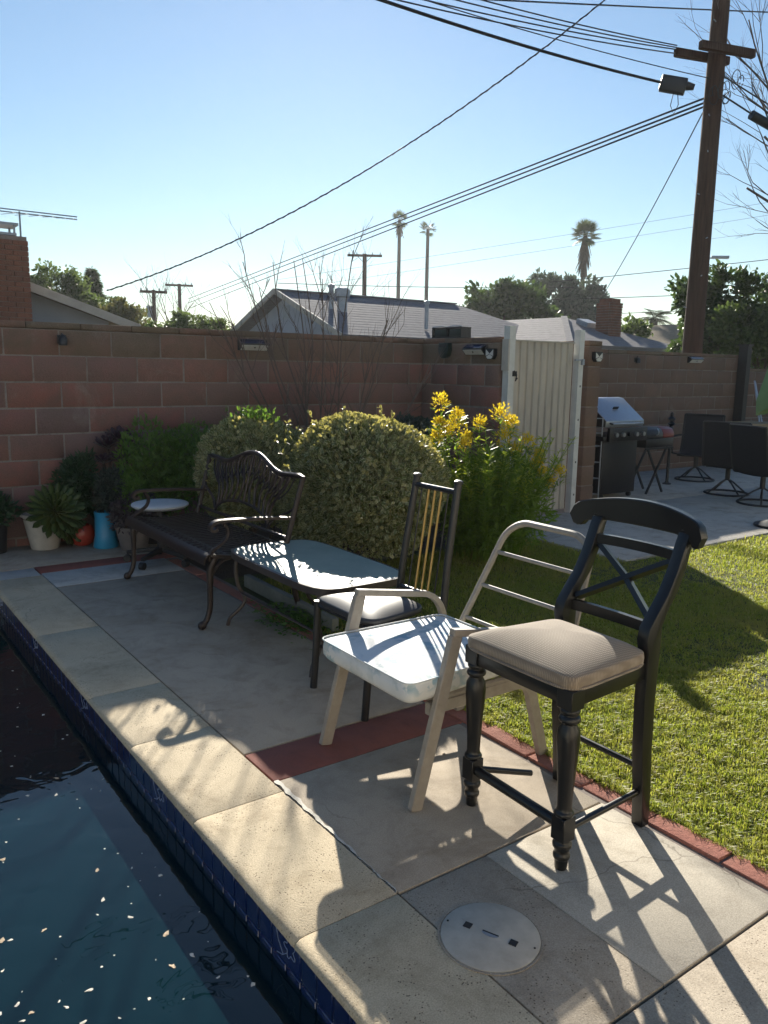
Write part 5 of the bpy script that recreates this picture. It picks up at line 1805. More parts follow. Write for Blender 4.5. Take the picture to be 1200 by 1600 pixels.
for z in (.08, .27, .46, .65, .80, .97):
    q = MB()
    for y in np.linspace(6.10, 6.42, 7):
        q.tube([(7.16, y, z), (7.52, y, z)], .004, 4)
    for x in (7.16, 7.34, 7.52):
        q.tube([(x, 6.10, z), (x, 6.42, z)], .004, 4)
    q.build('wire_shelf', 'metal_grey', rk)
cb = thing('portable_barbecue', 'portable grill with red lid on black folding cross legs', 'grill', (8.62, 6.25, 0))
MB().bx(8.36, 8.92, 6.10, 6.42, .585, .70).build('fire_box', 'grill_dark', cb, bevel=.012)
hood = MB()
pr = [(6.10, .705), (6.10, .76), (6.13, .81), (6.19, .835), (6.33, .835), (6.39, .81), (6.42, .76), (6.42, .705)]
MB().extrude([(8.70, y, z) for y, z in pr], (.22, 0, 0)).build('red_lid', 'red_lid', cb, bevel=.004)
MB().extrude([(8.36, y, z) for y, z in pr], (.335, 0, 0)).build('dark_lid', 'grill_dark', cb, bevel=.004)
MB().tube(spl([(8.56, 6.10, .74), (8.54, 6.06, .76), (8.54, 6.06, .80), (8.57, 6.10, .82)], 3), .006, 6).build('handle', 'silver', cb)
for y in (6.12, 6.40):
    for a, b in ((8.44, 8.80), (8.80, 8.44)):
        MB().bar((a, y + (.012 if a < b else -.012), .585), (b, y + (.012 if a < b else -.012), 0.01), .022, .022, up=(0, 1, 0)).build('leg', 'rubber', cb, smooth=False)
MB().bar((8.36, 6.1, .575), (8.92, 6.1, .575), .02, .02).build('stand_rail', 'rubber', cb, smooth=False)
op = thing('ornament_post', 'thin dark garden post with knobbed finial before the brown wall', 'post', (9.5, 6.55, 0))
MB().lathe([(.06, 0), (.06, .02), (.03, .03), (.022, .05), (.022, .74), (.04, .76), (.02, .80)], (9.5, 6.55, 0), 10).build('shaft', 'lamp_black', op)
MB().lathe([(.02, .80), (.055, .83), (.02, .86), (.05, .885), (.055, .90), (.02, .93), (.025, .96), (.012, .985)], (9.5, 6.55, 0), 10).build('finial', 'lamp_black', op)

def swivel_chair(label, c, rz):
    t = thing('swivel_patio_chair', label, 'chair', (c[0], c[1], 0), 'dark sling patio chairs')
    R3 = Matrix.Rotation(rz, 3, 'Z')
    W = lambda p: Vector((c[0], c[1], 0)) + R3 @ Vector(p)
    q = MB()
    q.tube([W((.26 * math.cos(a), .26 * math.sin(a), .015)) for a in np.linspace(0, 2 * math.pi, 25)[:-1]], .014, 6, closed=True)
    q.build('base_ring', 'rubber', t)
    for k in range(4):
        a = math.pi / 4 + k * math.pi / 2
        MB().tube([W((.26 * math.cos(a), .26 * math.sin(a), .02)), W((.09 * math.cos(a), .09 * math.sin(a), .15)), W((0, 0, .20))], .011, 6).build('base_spoke', 'rubber', t)
    MB().tube([W((0, 0, .18)), W((0, 0, .34))], .03, 10).build('swivel_column', 'rubber', t)
    prof = [(.27, .40), (.10, .37), (-.12, .36), (-.20, .40), (-.25, .60), (-.31, .92)]
    for s in (-1, 1):
        MB().tube(spl([W((x, s * .27, z)) for x, z in prof], 4), .014, 6).build('side_rail', 'rubber', t)
        MB().tube(spl([W((.22, s * .28, .40)), W((.24, s * .30, .58)), W((.05, s * .30, .62)), W((-.255, s * .28, .62))], 4), .012, 6).build('arm', 'rubber', t)
    q = MB()
    pp = spl([Vector((x, 0, z)) for x, z in prof], 4)
    vs, fs = [], []
    for p in pp:
        for s in (-1, -.5, 0, .5, 1):
            sag = .02 * (1 - s * s)
            vs.append(W((p.x - (sag if p.z > .45 else 0), s * .262, p.z - (sag if p.z <= .45 else 0))))
    nn = len(pp)
    o_ = len(vs)
    vs += [v + R3 @ Vector((-.003, 0, -.004)) for v in vs]
    for i in range(nn - 1):
        for j in range(4):
            a = i * 5 + j
            fs.append((a, a + 1, a + 6, a + 5)); fs.append((a + o_, a + 5 + o_, a + 6 + o_, a + 1 + o_))
    q.add(vs, fs)
    q.build('sling', 'sling', t)
    MB().tube([W((-.31, -.27, .92)), W((-.31, .27, .92))], .014, 6).build('top_rail', 'rubber', t)
    MB().tube([W((0, -.27, .345)), W((0, .27, .345))], .016, 6).build('cross_tube', 'rubber', t)
swivel_chair('dark sling swivel chair beside the thin ornament post', (10.25, 6.62), math.radians(200))
swivel_chair('dark sling swivel chair in front of the tan planter box', (9.42, 5.62), math.radians(20))
swivel_chair('dark sling swivel chair under the folded green umbrella', (9.05, 4.95), math.radians(-15))
tp = thing('planter_box', 'tan wooden planter box beyond the dark sling chairs', 'planter', (12.75, 7.2, 0))
MB().bx(12.15, 13.1, 6.95, 7.45, 0.03, .69).build('box', 'tan_panel', tp, bevel=.01)
MB().bx(12.12, 13.13, 6.92, 7.48, .692, .73).build('rim', 'tan_panel', tp, bevel=.006)
cpz = thing('corner_post', 'tall dark steel post at the end of the brown wall', 'post', (13.0, 7.62, 0))
MB().bx(12.86, 12.98, 7.52, 7.68, 0, 1.98).build('post', 'rubber', cpz, smooth=False)
MB().bx(12.84, 13.0, 7.50, 7.70, 1.98, 2.0).build('cap', 'rubber', cpz, smooth=False)
for i, (x, lean) in enumerate(((13.02, .02), (13.09, .05))):
    pass
lpole = thing('leaning_pipes', 'two thin pale metal pipes leaning beside the corner post', 'pipes', (12.95, 7.42, 0))
MB().tube([(12.86, 7.2, .732), (13.05, 7.46, 1.40)], .014, 8).build('pipe', 'silver', lpole)
MB().tube([(12.94, 7.2, .732), (13.09, 7.47, 1.38)], .012, 8).build('pipe', 'silver', lpole)

um = thing('patio_umbrella', 'folded sage green patio umbrella on a pole', 'umbrella', (7.79, 4.09, 0))
MB().tube([(7.79, 4.09, .03), (7.79, 4.09, 2.62)], .022, 10).build('pole', 'silver', um)
MB().lathe([(.2, 0), (.2, .03), (.06, .07), (.03, .12)], (7.79, 4.09, 0), 20).build('base', 'lamp_black', um)
q = MB()
nf = 48
vs, fs = [], []
lev = [(2.58, .03, 0.0), (2.35, .07, .012), (2.0, .12, .025), (1.6, .17, .04), (1.25, .235, .06), (1.10, .22, .065)]
for z, r, amp in lev:
    for j in range(nf):
        a = 2 * math.pi * j / nf
        rr = r + amp * math.cos(8 * a)
        zz = z + (.09 * (.5 - .5 * math.cos(8 * a + .6)) if z < 1.2 else 0)
        vs.append((7.79 + rr * math.cos(a), 4.09 + rr * math.sin(a), zz))
fs = [(i * nf + j, i * nf + (j + 1) % nf, (i + 1) * nf + (j + 1) % nf, (i + 1) * nf + j) for i in range(len(lev) - 1) for j in range(nf)]
q.add(vs, fs)
q.build('canopy', 'umbrella', um)
MB().ball((7.79, 4.09, 2.63), .035).build('finial', 'lamp_black', um)

# ================================================================== HOUSES BEYOND THE WALL
def quad_roof(mb, pts, th=.12):
    """a roof plane given by its corners, with thickness"""
    pts = [Vector(p) for p in pts]
    nrm = (pts[1] - pts[0]).cross(pts[2] - pts[0]).normalized()
    if nrm.z < 0:
        nrm = -nrm
    mb.extrude([p - nrm * th for p in pts], nrm * th)
    return mb

def shingle_courses(root, a0, a1, b0, b1, n, th=.007):
    """overlapping shingle courses on the plane from eave edge a0-a1 up to ridge edge b0-b1, each course a part"""
    a0, a1, b0, b1 = map(Vector, (a0, a1, b0, b1))
    nrm = (a1 - a0).cross(b0 - a0).normalized()
    if nrm.z < 0:
        nrm = -nrm
    for i in range(n):
        t0, t1 = i / n, (i + 1.05) / n
        t1 = min(t1, 1)
        p = [a0.lerp(b0, t0), a1.lerp(b1, t0), a1.lerp(b1, t1), a0.lerp(b0, t1)]
        q = MB()
        q.add([p[0] + nrm * th, p[1] + nrm * th, p[2] + nrm * .003, p[3] + nrm * .003, p[0], p[1], p[2], p[3]], [(0, 1, 2, 3), (4, 7, 6, 5), (0, 4, 5, 1), (1, 5, 6, 2), (3, 2, 6, 7), (0, 3, 7, 4)])
        q.build('shingle_course', SH[0], root, smooth=False)
SH = ['shingle_grey']

# house with the grey gable roof
h1 = thing('neighbour_house', 'house with long dark grey gable roof and three roof pipes', 'house', (16, 22.7, 0))
MB().bx(12.5, 20.6, 19.6, 25.8, 0, 2.55).build('wall', 'stucco_white', h1, smooth=False)
gw = MB().extrude([(12.5, 19.6, 2.5), (12.5, 25.8, 2.5), (12.5, 22.7, 3.68)], (.15, 0, 0)).build('gable', 'stucco_white', h1, smooth=False)
v = MB()
for i in range(5):
    v.bx(12.46, 12.50, 22.55, 22.85, 3.02 + i * .07, 3.05 + i * .07)
v.bx(12.47, 12.495, 22.50, 22.90, 2.98, 3.38)
v.build('gable_vent', 'metal_grey', gw, smooth=False)
r1 = quad_roof(MB(), [(12.1, 18.9, 2.40), (21.9, 18.9, 2.40), (19.4, 22.7, 3.82), (12.1, 22.7, 3.82)], .10).build('roof', 'shingle_grey', h1, smooth=False)
shingle_courses(r1, (12.1, 18.9, 2.40), (21.9, 18.9, 2.40), (12.1, 22.7, 3.82), (19.4, 22.7, 3.82), 16)
quad_roof(MB(), [(12.1, 26.5, 2.40), (21.9, 26.5, 2.40), (19.4, 22.71, 3.82), (12.1, 22.71, 3.82)], .10).build('roof', 'shingle_grey', h1, smooth=False)
quad_roof(MB(), [(21.9, 18.9, 2.40), (21.9, 26.5, 2.40), (19.41, 22.7, 3.82)], .10).build('roof', 'shingle_grey', h1, smooth=False)
for a, b in (((12.06, 18.85, 2.36), (12.06, 22.7, 3.80)), ((12.06, 26.5, 2.36), (12.06, 22.7, 3.80))):
    MB().bar(a, b, .05, .16).build('barge_board', 'trim', h1, smooth=False)
MB().bar((12.1, 22.7, 3.845), (19.4, 22.7, 3.845), .22, .04).build('ridge_cap', 'shingle_grey', h1, smooth=False)
for (x, y, r, zt) in ((13.2, 21.2, .075, 3.88), (15.62, 19.6, .06, 3.45)):
    MB().lathe([(r, 2.7), (r, zt), (r * 1.5, zt), (r * 1.5, zt + .07), (r * .6, zt + .11)], (x, y, 0), 12).build('vent_pipe', 'metal_grey', h1)
fl = MB().lathe([(.15, 2.7), (.15, 3.62)], (13.5, 21.05, 0), 14).build('flue', 'metal_grey', h1)
MB().lathe([(.22, 3.60), (.24, 3.62), (.24, 3.82), (.20, 3.86), (.05, 3.88)], (13.5, 21.05, 0), 14).build('flue_cap', 'metal_grey', fl)

# house with the lighter hipped roof
h2 = thing('neighbour_house', 'house with lighter grey hipped roof and tall brick chimney', 'house', (21.4, 20.5, 0))
MB().bx(18.9, 23.9, 16.8, 26.0, 0, 2.3).build('wall', 'stucco_white', h2, smooth=False)
SH[0] = 'shingle_light'
r2 = quad_roof(MB(), [(18.4, 16.3, 2.3), (18.4, 26.5, 2.3), (21.4, 23.6, 3.33), (21.4, 19.3, 3.33)], .1).build('roof', 'shingle_light', h2, smooth=False)
shingle_courses(r2, (18.4, 16.3, 2.3), (18.4, 26.5, 2.3), (21.4, 19.3, 3.33), (21.4, 23.6, 3.33), 12)
r2b = quad_roof(MB(), [(18.4, 16.3, 2.3), (24.4, 16.3, 2.3), (21.41, 19.3, 3.33)], .1).build('roof', 'shingle_light', h2, smooth=False)
quad_roof(MB(), [(24.4, 16.3, 2.3), (24.4, 26.5, 2.3), (21.42, 23.6, 3.33), (21.42, 19.3, 3.33)], .1).build('roof', 'shingle_light', h2, smooth=False)
quad_roof(MB(), [(18.4, 26.5, 2.3), (24.4, 26.5, 2.3), (21.4, 23.61, 3.33)], .1).build('roof', 'shingle_light', h2, smooth=False)
MB().bar((18.4, 16.3, 2.33), (21.4, 19.3, 3.36), .2, .04).build('hip_cap', 'shingle_light', h2, smooth=False)
dv = MB().box((21.5, 18.35, 3.10), (.55, .5, .16), Matrix.Rotation(.33, 3, 'X')).build('roof_vent', 'metal_grey', h2, smooth=False)

def brick_stack(root, x0, x1, y0, y1, z0, z1, course=.085, nx=3, corbel=True):
    """brick chimney: every visible brick a part of the stack"""
    core = MB().bx(x0 + .02, x1 - .02, y0 + .02, y1 - .02, z0, z1 - .01).build('mortar_core', 'mortar', root, smooth=False)
    n = int((z1 - z0) / course)
    lx, ly = (x1 - x0), (y1 - y0)
    cache = {}
    def bm_(sx, sy):
        k = (round(sx, 3), round(sy, 3))
        if k not in cache:
            cache[k] = MB().box((0, 0, 0), (sx, sy, course - .014)).mesh('brick', 'chimney_brick', smooth=False)
        return cache[k]
    for r in range(n):
        z = z0 + (r + .5) * course
        g = .012 if (corbel and r >= n - 2) else 0.0
        for j in range(nx):
            off = .5 if r % 2 else 0
            a, b = (j - off) / nx, (j + 1 - off) / nx
            if r % 2 and j == nx - 1:
                segs = [(a, b), (b, 1.0)]
            else:
                segs = [(max(a, 0), b)]
            for a_, b_ in segs:
                if b_ - a_ < .05:
                    continue
                xm = x0 + lx * (a_ + b_) / 2
                place('brick', bm_(lx * (b_ - a_) - .012, .1), (xm, y0 + .04 - g, z), root)
                ym = y0 + .1 + (ly - .1) * (a_ + b_) / 2
                place('brick', bm_(.1, (ly - .1) * (b_ - a_) - .012), (x0 + .04 - g, ym, z), root)
    return core
c2 = thing('brick_chimney', 'narrow brick chimney rising from the lighter hipped roof', 'chimney', (21.75, 17.6, 2.2))
brick_stack(c2, 21.45, 22.0, 17.35, 17.95, 2.2, 3.74, .085, 3)
MB().bx(21.50, 21.95, 17.40, 17.90, 3.735, 3.86).build('flue_top', 'chimney_brick', c2, smooth=False)

# house with the blue grey gable at the left, its chimney and aerial
h3 = thing('neighbour_house', 'blue grey stucco house with low gable beside the wide brick chimney', 'house', (1.0, 19, 0))
MB().extrude([(-3.4, 16.0, 0), (4.9, 16.0, 0), (4.9, 16.0, 2.30), (.75, 16.0, 3.66), (-3.4, 16.0, 2.30)], (0, 7, 0)).build('wall', 'stucco_blue', h3, smooth=False)
SH[0] = 'shingle_tan'
r3 = quad_roof(MB(), [(5.35, 15.6, 2.26), (5.35, 23.3, 2.26), (.75, 23.3, 3.78), (.75, 15.6, 3.78)], .08).build('roof', 'shingle_tan', h3, smooth=False)
quad_roof(MB(), [(-3.85, 15.6, 2.26), (-3.85, 23.3, 2.26), (.749, 23.3, 3.78), (.749, 15.6, 3.78)], .08).build('roof', 'shingle_tan', h3, smooth=False)
MB().bar((5.36, 15.57, 2.18), (.75, 15.57, 3.70), .05, .15, up=(0, 0, 1)).build('barge_board', 'trim', h3, smooth=False)
MB().bar((-3.86, 15.57, 2.18), (.75, 15.57, 3.70), .05, .15, up=(0, 0, 1)).build('barge_board', 'trim', h3, smooth=False)
c3 = thing('brick_chimney', 'wide red brick chimney with metal cap and television aerial', 'chimney', (2.85, 15.3, 0))
brick_stack(c3, 2.30, 3.32, 15.05, 15.55, 1.4, 3.60, .085, 4, corbel=False)
cp = MB()
cp.bx(2.45, 3.15, 15.08, 15.52, 3.60, 3.64)
cp.bx(2.40, 3.18, 15.05, 15.55, 3.76, 3.80)
for x in (2.47, 3.12):
    for y in (15.1, 15.48):
        cp.bx(x - .015, x + .015, y - .015, y + .015, 3.64, 3.76)
cp.build('metal_cap', 'metal_grey', c3, smooth=False)
an = thing('roof_aerial', 'television aerial with long twin boom on the left chimney', 'aerial', (3.26, 15.35, 3.5))
MB().tube([(3.26, 15.30, 3.5), (3.26, 15.30, 4.03)], .016, 6).build('mast', 'metal_grey', an)
q = MB()
for z in (3.99, 4.035):
    q.tube([(2.2, 15.42, z + .03), (4.18, 15.18, z)], .011, 5)
q.build('boom', 'metal_grey', an)
for i, x in enumerate((2.45, 2.7, 2.95, 3.2, 3.4, 3.6, 3.8, 4.0, 4.12)):
    y = 15.42 - (x - 2.2) * .121
    l = .55 - .04 * i
    MB().tube([(x - l * .35, y - l, 3.98 - .04), (x, y, 4.0), (x - l * .35 + .0, y + l, 4.02)], .006, 4).build('element', 'metal_grey', an)

# tan roofed house and the white gable far right
h4 = thing('neighbour_house', 'far house with tan brown shingle roof between chimney and utility pole', 'house', (36.5, 26.5, 0))
MB().bx(34.5, 44, 23.8, 31, 0, 2.7).build('wall', 'stucco_white', h4, smooth=False)
quad_roof(MB(), [(33.6, 22.6, 2.5), (33.6, 32, 2.5), (37.0, 29.6, 4.0), (37.0, 25.6, 4.0)], .1).build('roof', 'shingle_tan', h4, smooth=False)
quad_roof(MB(), [(33.6, 22.6, 2.5), (45, 22.6, 2.5), (42, 25.6, 4.0), (37.0, 25.6, 4.0)], .1).build('roof', 'shingle_tan', h4, smooth=False)
h5 = thing('neighbour_house', 'tiny pale gable peeping over the brown wall beside the pole', 'house', (25.6, 16.3, 0))
MB().extrude([(24.95, 16.66, 0), (25.75, 15.55, 0), (25.75, 15.55, 2.27), (25.35, 16.10, 2.50), (24.95, 16.66, 2.27)], (2, 1.4, 0)).build('gable_wall', 'white_pot', h5, smooth=False)
quad_roof(MB(), [(24.88, 16.72, 2.25), (25.35, 16.08, 2.56), (27.4, 17.5, 2.56), (26.9, 18.1, 2.25)], .05).build('roof', 'shingle_tan', h5, smooth=False)
quad_roof(MB(), [(25.82, 15.46, 2.25), (25.35, 16.08, 2.56), (27.4, 17.5, 2.56), (27.9, 16.9, 2.25)], .05).build('roof', 'shingle_tan', h5, smooth=False)

# ================================================================== UTILITY POLE AND WIRES
PXc, PYc = 12.40, 8.26
up_ = thing('utility_pole', 'tall dark timber utility pole behind the brown wall', 'utility pole', (PXc, PYc, 0))
q = MB()
npz = 24
vs = []
rings_ = []
for i in range(npz + 1):
    t = i / npz
    rings_.append((.178 - .055 * t, 0.0 + 9.6 * t))
q.lathe(rings_, (PXc, PYc, 0), 16)
q.build('shaft', 'pole', up_)
ad = Vector((1, -.3, 0)).normalized()
for nm, c, z in (('crossarm', Vector((12.36, PYc - .21, 0)), 6.56), ('crossarm', Vector((12.32, PYc + .21, 0)), 6.56)):
    ar = MB().bar(c + ad * -.53 + Vector((0, 0, z)), c + ad * .53 + Vector((0, 0, z)), .10, .13).build(nm, 'pole', up_, bevel=.015, seg=1)
for z in (2.6, 3.1, 3.7, 4.4, 5.05, 5.6, 7.0):
    a = 2.3 + (z * 7) % 2
    MB().tube([(PXc + .13 * math.cos(a), PYc + .13 * math.sin(a), z), (PXc + .20 * math.cos(a), PYc + .20 * math.sin(a), z + .01)], .010, 5).build('climbing_peg', 'metal_grey', up_)
q = MB()
rnd = random.Random(4)
for k in range(9):
    c = Vector((12.28 + rnd.uniform(-.1, .35), 8.20 - rnd.uniform(0, .35), 5.95 + rnd.uniform(-.15, .25)))
    rr = rnd.uniform(.07, .16)
    d1 = Vector((.8, -.58, 0)); d2 = Vector((rnd.uniform(-.3, .3), rnd.uniform(-.3, .3), 1)).normalized()
    q.tube([c + d1 * (rr * .5 * math.cos(a)) + d2 * (rr * math.sin(a)) for a in np.linspace(0, 6.0, 14)], .007, 4)
q.build('cable_loops', 'wire', up_)
sp = thing('splice_case', 'black cable splice case hanging left of the utility pole', 'splice box', (12.07, 8.70, 6.12))
MB().bar((11.90, 8.925, 6.20), (12.14, 8.60, 6.10), .16, .24).build('case', 'lamp_black', sp, bevel=.02)
MB().tube([(12.14, 8.60, 6.12), (12.22, 8.50, 6.09)], [.07, .045], 10).build('end_boot', 'lamp_black', sp)
MB().tube([(12.03 + .0, 8.75, 6.05), (12.01, 8.78, 5.84), (12.04, 8.73, 5.70), (12.08, 8.68, 5.84), (12.06, 8.70, 6.05)], .007, 5).build('cable_loop', 'wire', sp)
s2 = thing('splice_case', 'black cable splice case hanging right of the utility pole', 'splice box', (13.2, 8.1, 5.4))
MB().tube([(12.98, 7.92, 5.68), (13.62, 7.70, 5.46)], .075, 12).build('case', 'lamp_black', s2)

def wire(label, a, b, sag, r, n=26, twist=0.0, group=None):
    a, b = Vector(a), Vector(b)
    pts = []
    for i in range(n + 1):
        t = i / n
        p = a.lerp(b, t) - Vector((0, 0, 4 * sag * t * (1 - t)))
        pts.append(p)
    o = MB().tube(pts, r, 6)
    if twist:
        L = (b - a).length
        m_ = int(L / .22)
        hp = []
        for i in range(m_ * 4 + 1):
            t = i / (m_ * 4)
            p = a.lerp(b, t) - Vector((0, 0, 4 * sag * t * (1 - t)))
            hp.append(p + Vector((0, 0, math.cos(i * math.pi / 2) * twist)) + Vector((.6, .8, 0)) * (math.sin(i * math.pi / 2) * twist))
        o.tube(hp, r * .9, 4)
    ob = o.build('overhead_wire', 'wire', origin=tuple((a + b) / 2))
    tag(ob, label, 'wire', group)
    return ob
GW = 'overhead wires'
def ext(a, b, k):
    a, b = Vector(a), Vector(b)
    return a + (b - a) * k
wire('thick black cable entering the splice case left of the pole', (11.92, 8.90, 6.20), (3.0, 8.9, 6.05), .12, .021, group=GW)
wire('thin support strand above the thick black cable', (12.36, 8.24, 6.17), (3.0, 8.9, 6.13), .12, .007, group=GW)
for k, (z0, z1, lb) in enumerate(((6.66, 6.05, 'topmost'), (6.63, 5.93, 'second'), (6.60, 5.80, 'third'), (6.54, 5.72, 'lowest'))):
    wire(lb + ' of the four cables fanning from the crossarm ends', (11.83, 8.61, z0), (3.5, 8.6 , z1), .10, .009, group=GW)
wire('straight horizontal line passing behind the pole above the crossarms', (2.0, 9.5, 5.35), (24.0, 9.5, 10.3), .05, .012, 30, group=GW)
wire('twisted service cable sloping down to the house with the wide chimney', (11.3, 9.4, 7.62), (4.83, 15.78, 2.86), .55, .011, 60, .012, group=GW)
for k, (za, zb) in enumerate(((5.92, 5.95), (5.85, 5.68), (5.79, 5.30))):
    wire(('upper', 'middle', 'lower')[k] + ' of three parallel lines running to the distant poles', (12.31, 8.22, za), (21.9, 53.7, zb), 0.0, .016, 30, group=GW)
wire('thin line dropping steeply from the pole to the narrow brick chimney', (12.26, 8.20, 5.9), (21.5, 17.88, 3.83), .12, .011, group=GW)
wire('cable from the pole through the right splice case', (12.45, 8.12, 5.92), (16.5, 6.7, 4.45), .05, .014, group=GW)
wire('upper cable leaving the pole towards the bare tree', (12.45, 8.15, 6.22), (16.5, 6.9, 4.95), .05, .012, group=GW)
wire('far line crossing behind the grey roof and its timber pole', (24, 44.7, 6.5), (38, 33.6, 6.45), .1, .02, group=GW)
wire('far line rising to the right behind the tall fan palm', (33, 31, 6.2), (46, 12.4, 8.3), .1, .018, group=GW)
wire('far line just above the narrow brick chimney', (33, 31.4, 5.3), (46, 12.0, 6.05), .1, .018, group=GW)
wire('lowest far line in front of the tan roof', (28.5, 29.0, 4.1), (38, 15.0, 4.78), .1, .014, group=GW)
wire('faint higher line far off behind the fan palm', (30, 56, 8.0), (60, 20, 14.3), .1, .009, group=GW)
wire('faint lower line far off behind the fan palm', (30, 54.5, 7.2), (60, 21, 13.5), .1, .009, group=GW)

def far_pole(label, x, y, h, aw, r=.13, tr=False):
    t = thing('distant_pole', label, 'utility pole', (x, y, 0))
    MB().lathe([(r, 0), (r * .75, h)], (x, y, 0), 8).build('shaft', 'pole', t)
    d = Vector((y, -x, 0)).normalized()
    c = Vector((x, y, h - .12))
    MB().bar(c - d * aw, c + d * aw, .13, .16).build('crossarm', 'pole', t, smooth=False)
    for k in (-.9, -.45, .45, .9):
        p = c + d * (aw * k)
        MB().lathe([(.05, .08), (.06, .14), (.03, .24)], p, 6).build('insulator', 'metal_grey', t)
    for s in (-1, 1):
        MB().bar(c + d * (s * aw * .45), c - Vector((0, 0, .55)), .03, .03).build('brace', 'pole', t, smooth=False)
    if tr:
        MB().lathe([(.2, -1.6), (.2, -.9), (.1, -.85)], c - d * .3, 8).build('transformer', 'metal_grey', t)
far_pole('distant brown pole with crossarm behind the grey roof ridge', 33.72, 49.63, 9.6, 1.25, .2)
far_pole('distant pole with crossarm and transformer above the olive tree', 18.79, 51.69, 6.2, .85, .16, True)
far_pole('distant bare pole with wide crossarm above the dark hedge', 25.83, 65.06, 8.05, 1.1, .2)
sl = thing('street_lamp', 'street lamp head on a thin arm beside the utility pole', 'street lamp', (41.6, 27.73, 0))
MB().tube([(41.6, 27.73, 0), (41.6, 27.73, 7.8)], .08, 6).build('mast', 'metal_grey', sl)
MB().tube([(41.6, 27.73, 7.8), (42.0, 27.1, 7.92)], .04, 6).build('arm', 'metal_grey', sl)
MB().bar((41.9, 27.2, 7.93), (42.45, 26.45, 7.9), .35, .14).build('lamp_head', 'metal_grey', sl, bevel=.03)

# ================================================================== TREES
def tree(label, base, h_trunk, clumps, mat, L, n_per, seed, r=.16, cat='tree', name='broadleaf_tree', group=None, outline=LEAF_ROUND, droop=0.0):
    t = thing(name, label, cat, base, group)
    rnd = random.Random(seed)
    rg_ = np.random.default_rng(seed)
    q = MB()
    bx_, by_, bz_ = base
    q.tube([(bx_, by_, bz_), (bx_ + .05, by_, bz_ + h_trunk * .5), (bx_, by_ + .05, bz_ + h_trunk)], [r, r * .85, r * .7], 8)
    for c, rad in clumps:
        s = Vector((bx_, by_ + .05, bz_ + h_trunk))
        e = Vector(c)
        q.tube(spl([s, s.lerp(e, .5) + Vector((rnd.gauss(0, .15), rnd.gauss(0, .15), .15)), e], 3), [r * .5, r * .45, r * .4, r * .3, r * .25, r * .2, r * .12], 5)
    q.build('trunk', 'bark', t)
    P_, D_, N_ = [], [], []
    for ci, (c, rad) in enumerate(clumps):
        rad = rad if hasattr(rad, '__len__') else (rad, rad, rad)
        vol = (rad[0] * rad[1] * rad[2]) ** (2 / 3)
        n = int(n_per * vol * 1.7)
        # sub-clumps so that the outline is uneven and gaps stay open
        k = 22
        sd = unit(rg_.normal(size=(k, 3)))
        sc = np.array(c) + sd * np.array(rad) * rg_.uniform(.35, 1.0, (k, 1))
        idx = rg_.integers(0, k, n)
        sr = rg_.uniform(.26, .5, k)
        p = sc[idx] + unit(rg_.normal(size=(n, 3))) * (rg_.uniform(0, 1, (n, 1)) ** .5) * (sr[idx][:, None] * np.array(rad))
        P_.append(p)
        D_.append(unit(p - np.array(c)) + rg_.normal(size=(n, 3)) * .7 + np.array([0, 0, -droop]))
        N_.append(rg_.normal(size=(n, 3)) + np.array([0, 0, .6]))
    p = np.concatenate(P_)
    n = len(p)
    leaves('crown', mat, p, np.concatenate(D_), np.concatenate(N_), rg_.uniform(.6, 1.3, n) * L, rg_.uniform(.6, 1.3, n) * L * .55, t, outline)
    return t

GT = 'trees beyond the walls'
tree('dense round dark tree behind the junction of the two grey roofs', (27.9, 28.7, 0), 2.6, [((27.2, 29.4, 4.3), (1.3, 1.3, 1.2)), ((28.5, 28.1, 4.2), (1.2, 1.2, 1.1)), ((27.9, 28.7, 4.9), (1.1, 1.1, .8)), ((26.6, 30.0, 3.9), (.9, .9, .8)), ((29.3, 27.4, 3.7), (.8, .8, .7))], 'tree_dark', .26, 900, 101, group=GT)
tree('hazy grey green rounded tree behind the fan palm trunk', (41, 36.8, 0), 3.5, [((40.3, 37.4, 6.0), (1.7, 1.7, 1.6)), ((41.7, 36.0, 5.8), (1.6, 1.6, 1.7)), ((41, 36.8, 4.6), (2.0, 2.0, 1.4)), ((42.0, 35.6, 4.4), (1.2, 1.2, 1.4))], 'tree_grey', .34, 620, 103, group=GT)
tree('tall dark green tree right of the utility pole', (18.8, 11.8, 0), 2.0, [((18.35, 12.3, 3.2), (.6, .6, .75)), ((18.7, 11.7, 3.5), (.55, .55, .6)), ((19.2, 11.1, 3.1), (.8, .8, .75)), ((18.6, 11.9, 2.5), (.9, .9, .7)), ((19.4, 10.8, 2.4), (.9, .9, .8))], 'tree_dark', .15, 2300, 105, group=GT)
tree('brighter green tree in front of the tall dark one', (17.6, 9.9, 0), 1.6, [((17.3, 10.3, 2.5), (.75, .75, .6)), ((17.9, 9.5, 2.7), (.8, .8, .75)), ((17.5, 10.1, 1.9), (.9, .9, .6)), ((18.2, 9.1, 2.9), (.7, .7, .6))], 'tree_mid', .13, 2300, 107, group=GT)
tree('olive leaved tree beyond the low blue grey gable', (8.4, 34, 0), 2.4, [((7.4, 34.2, 3.7), (1.0, 1.0, .9)), ((8.3, 34.0, 4.3), (1.0, 1.0, .9)), ((9.3, 33.7, 3.9), (1.0, 1.0, .8)), ((10.3, 33.4, 3.2), (1.1, 1.1, .8)), ((6.6, 34.4, 4.2), (.9, .9, .8))], 'tree_mid', .17, 1700, 109, group=GT)
tree('olive yellow leaved tree at the end of the low gable roof', (9.3, 28.5, 0), 1.8, [((9.0, 28.6, 2.9), (.75, .75, .7)), ((9.7, 28.3, 2.8), (.7, .7, .6)), ((9.2, 28.5, 3.4), (.5, .5, .35))], 'tree_olive', .17, 1300, 111, group=GT)
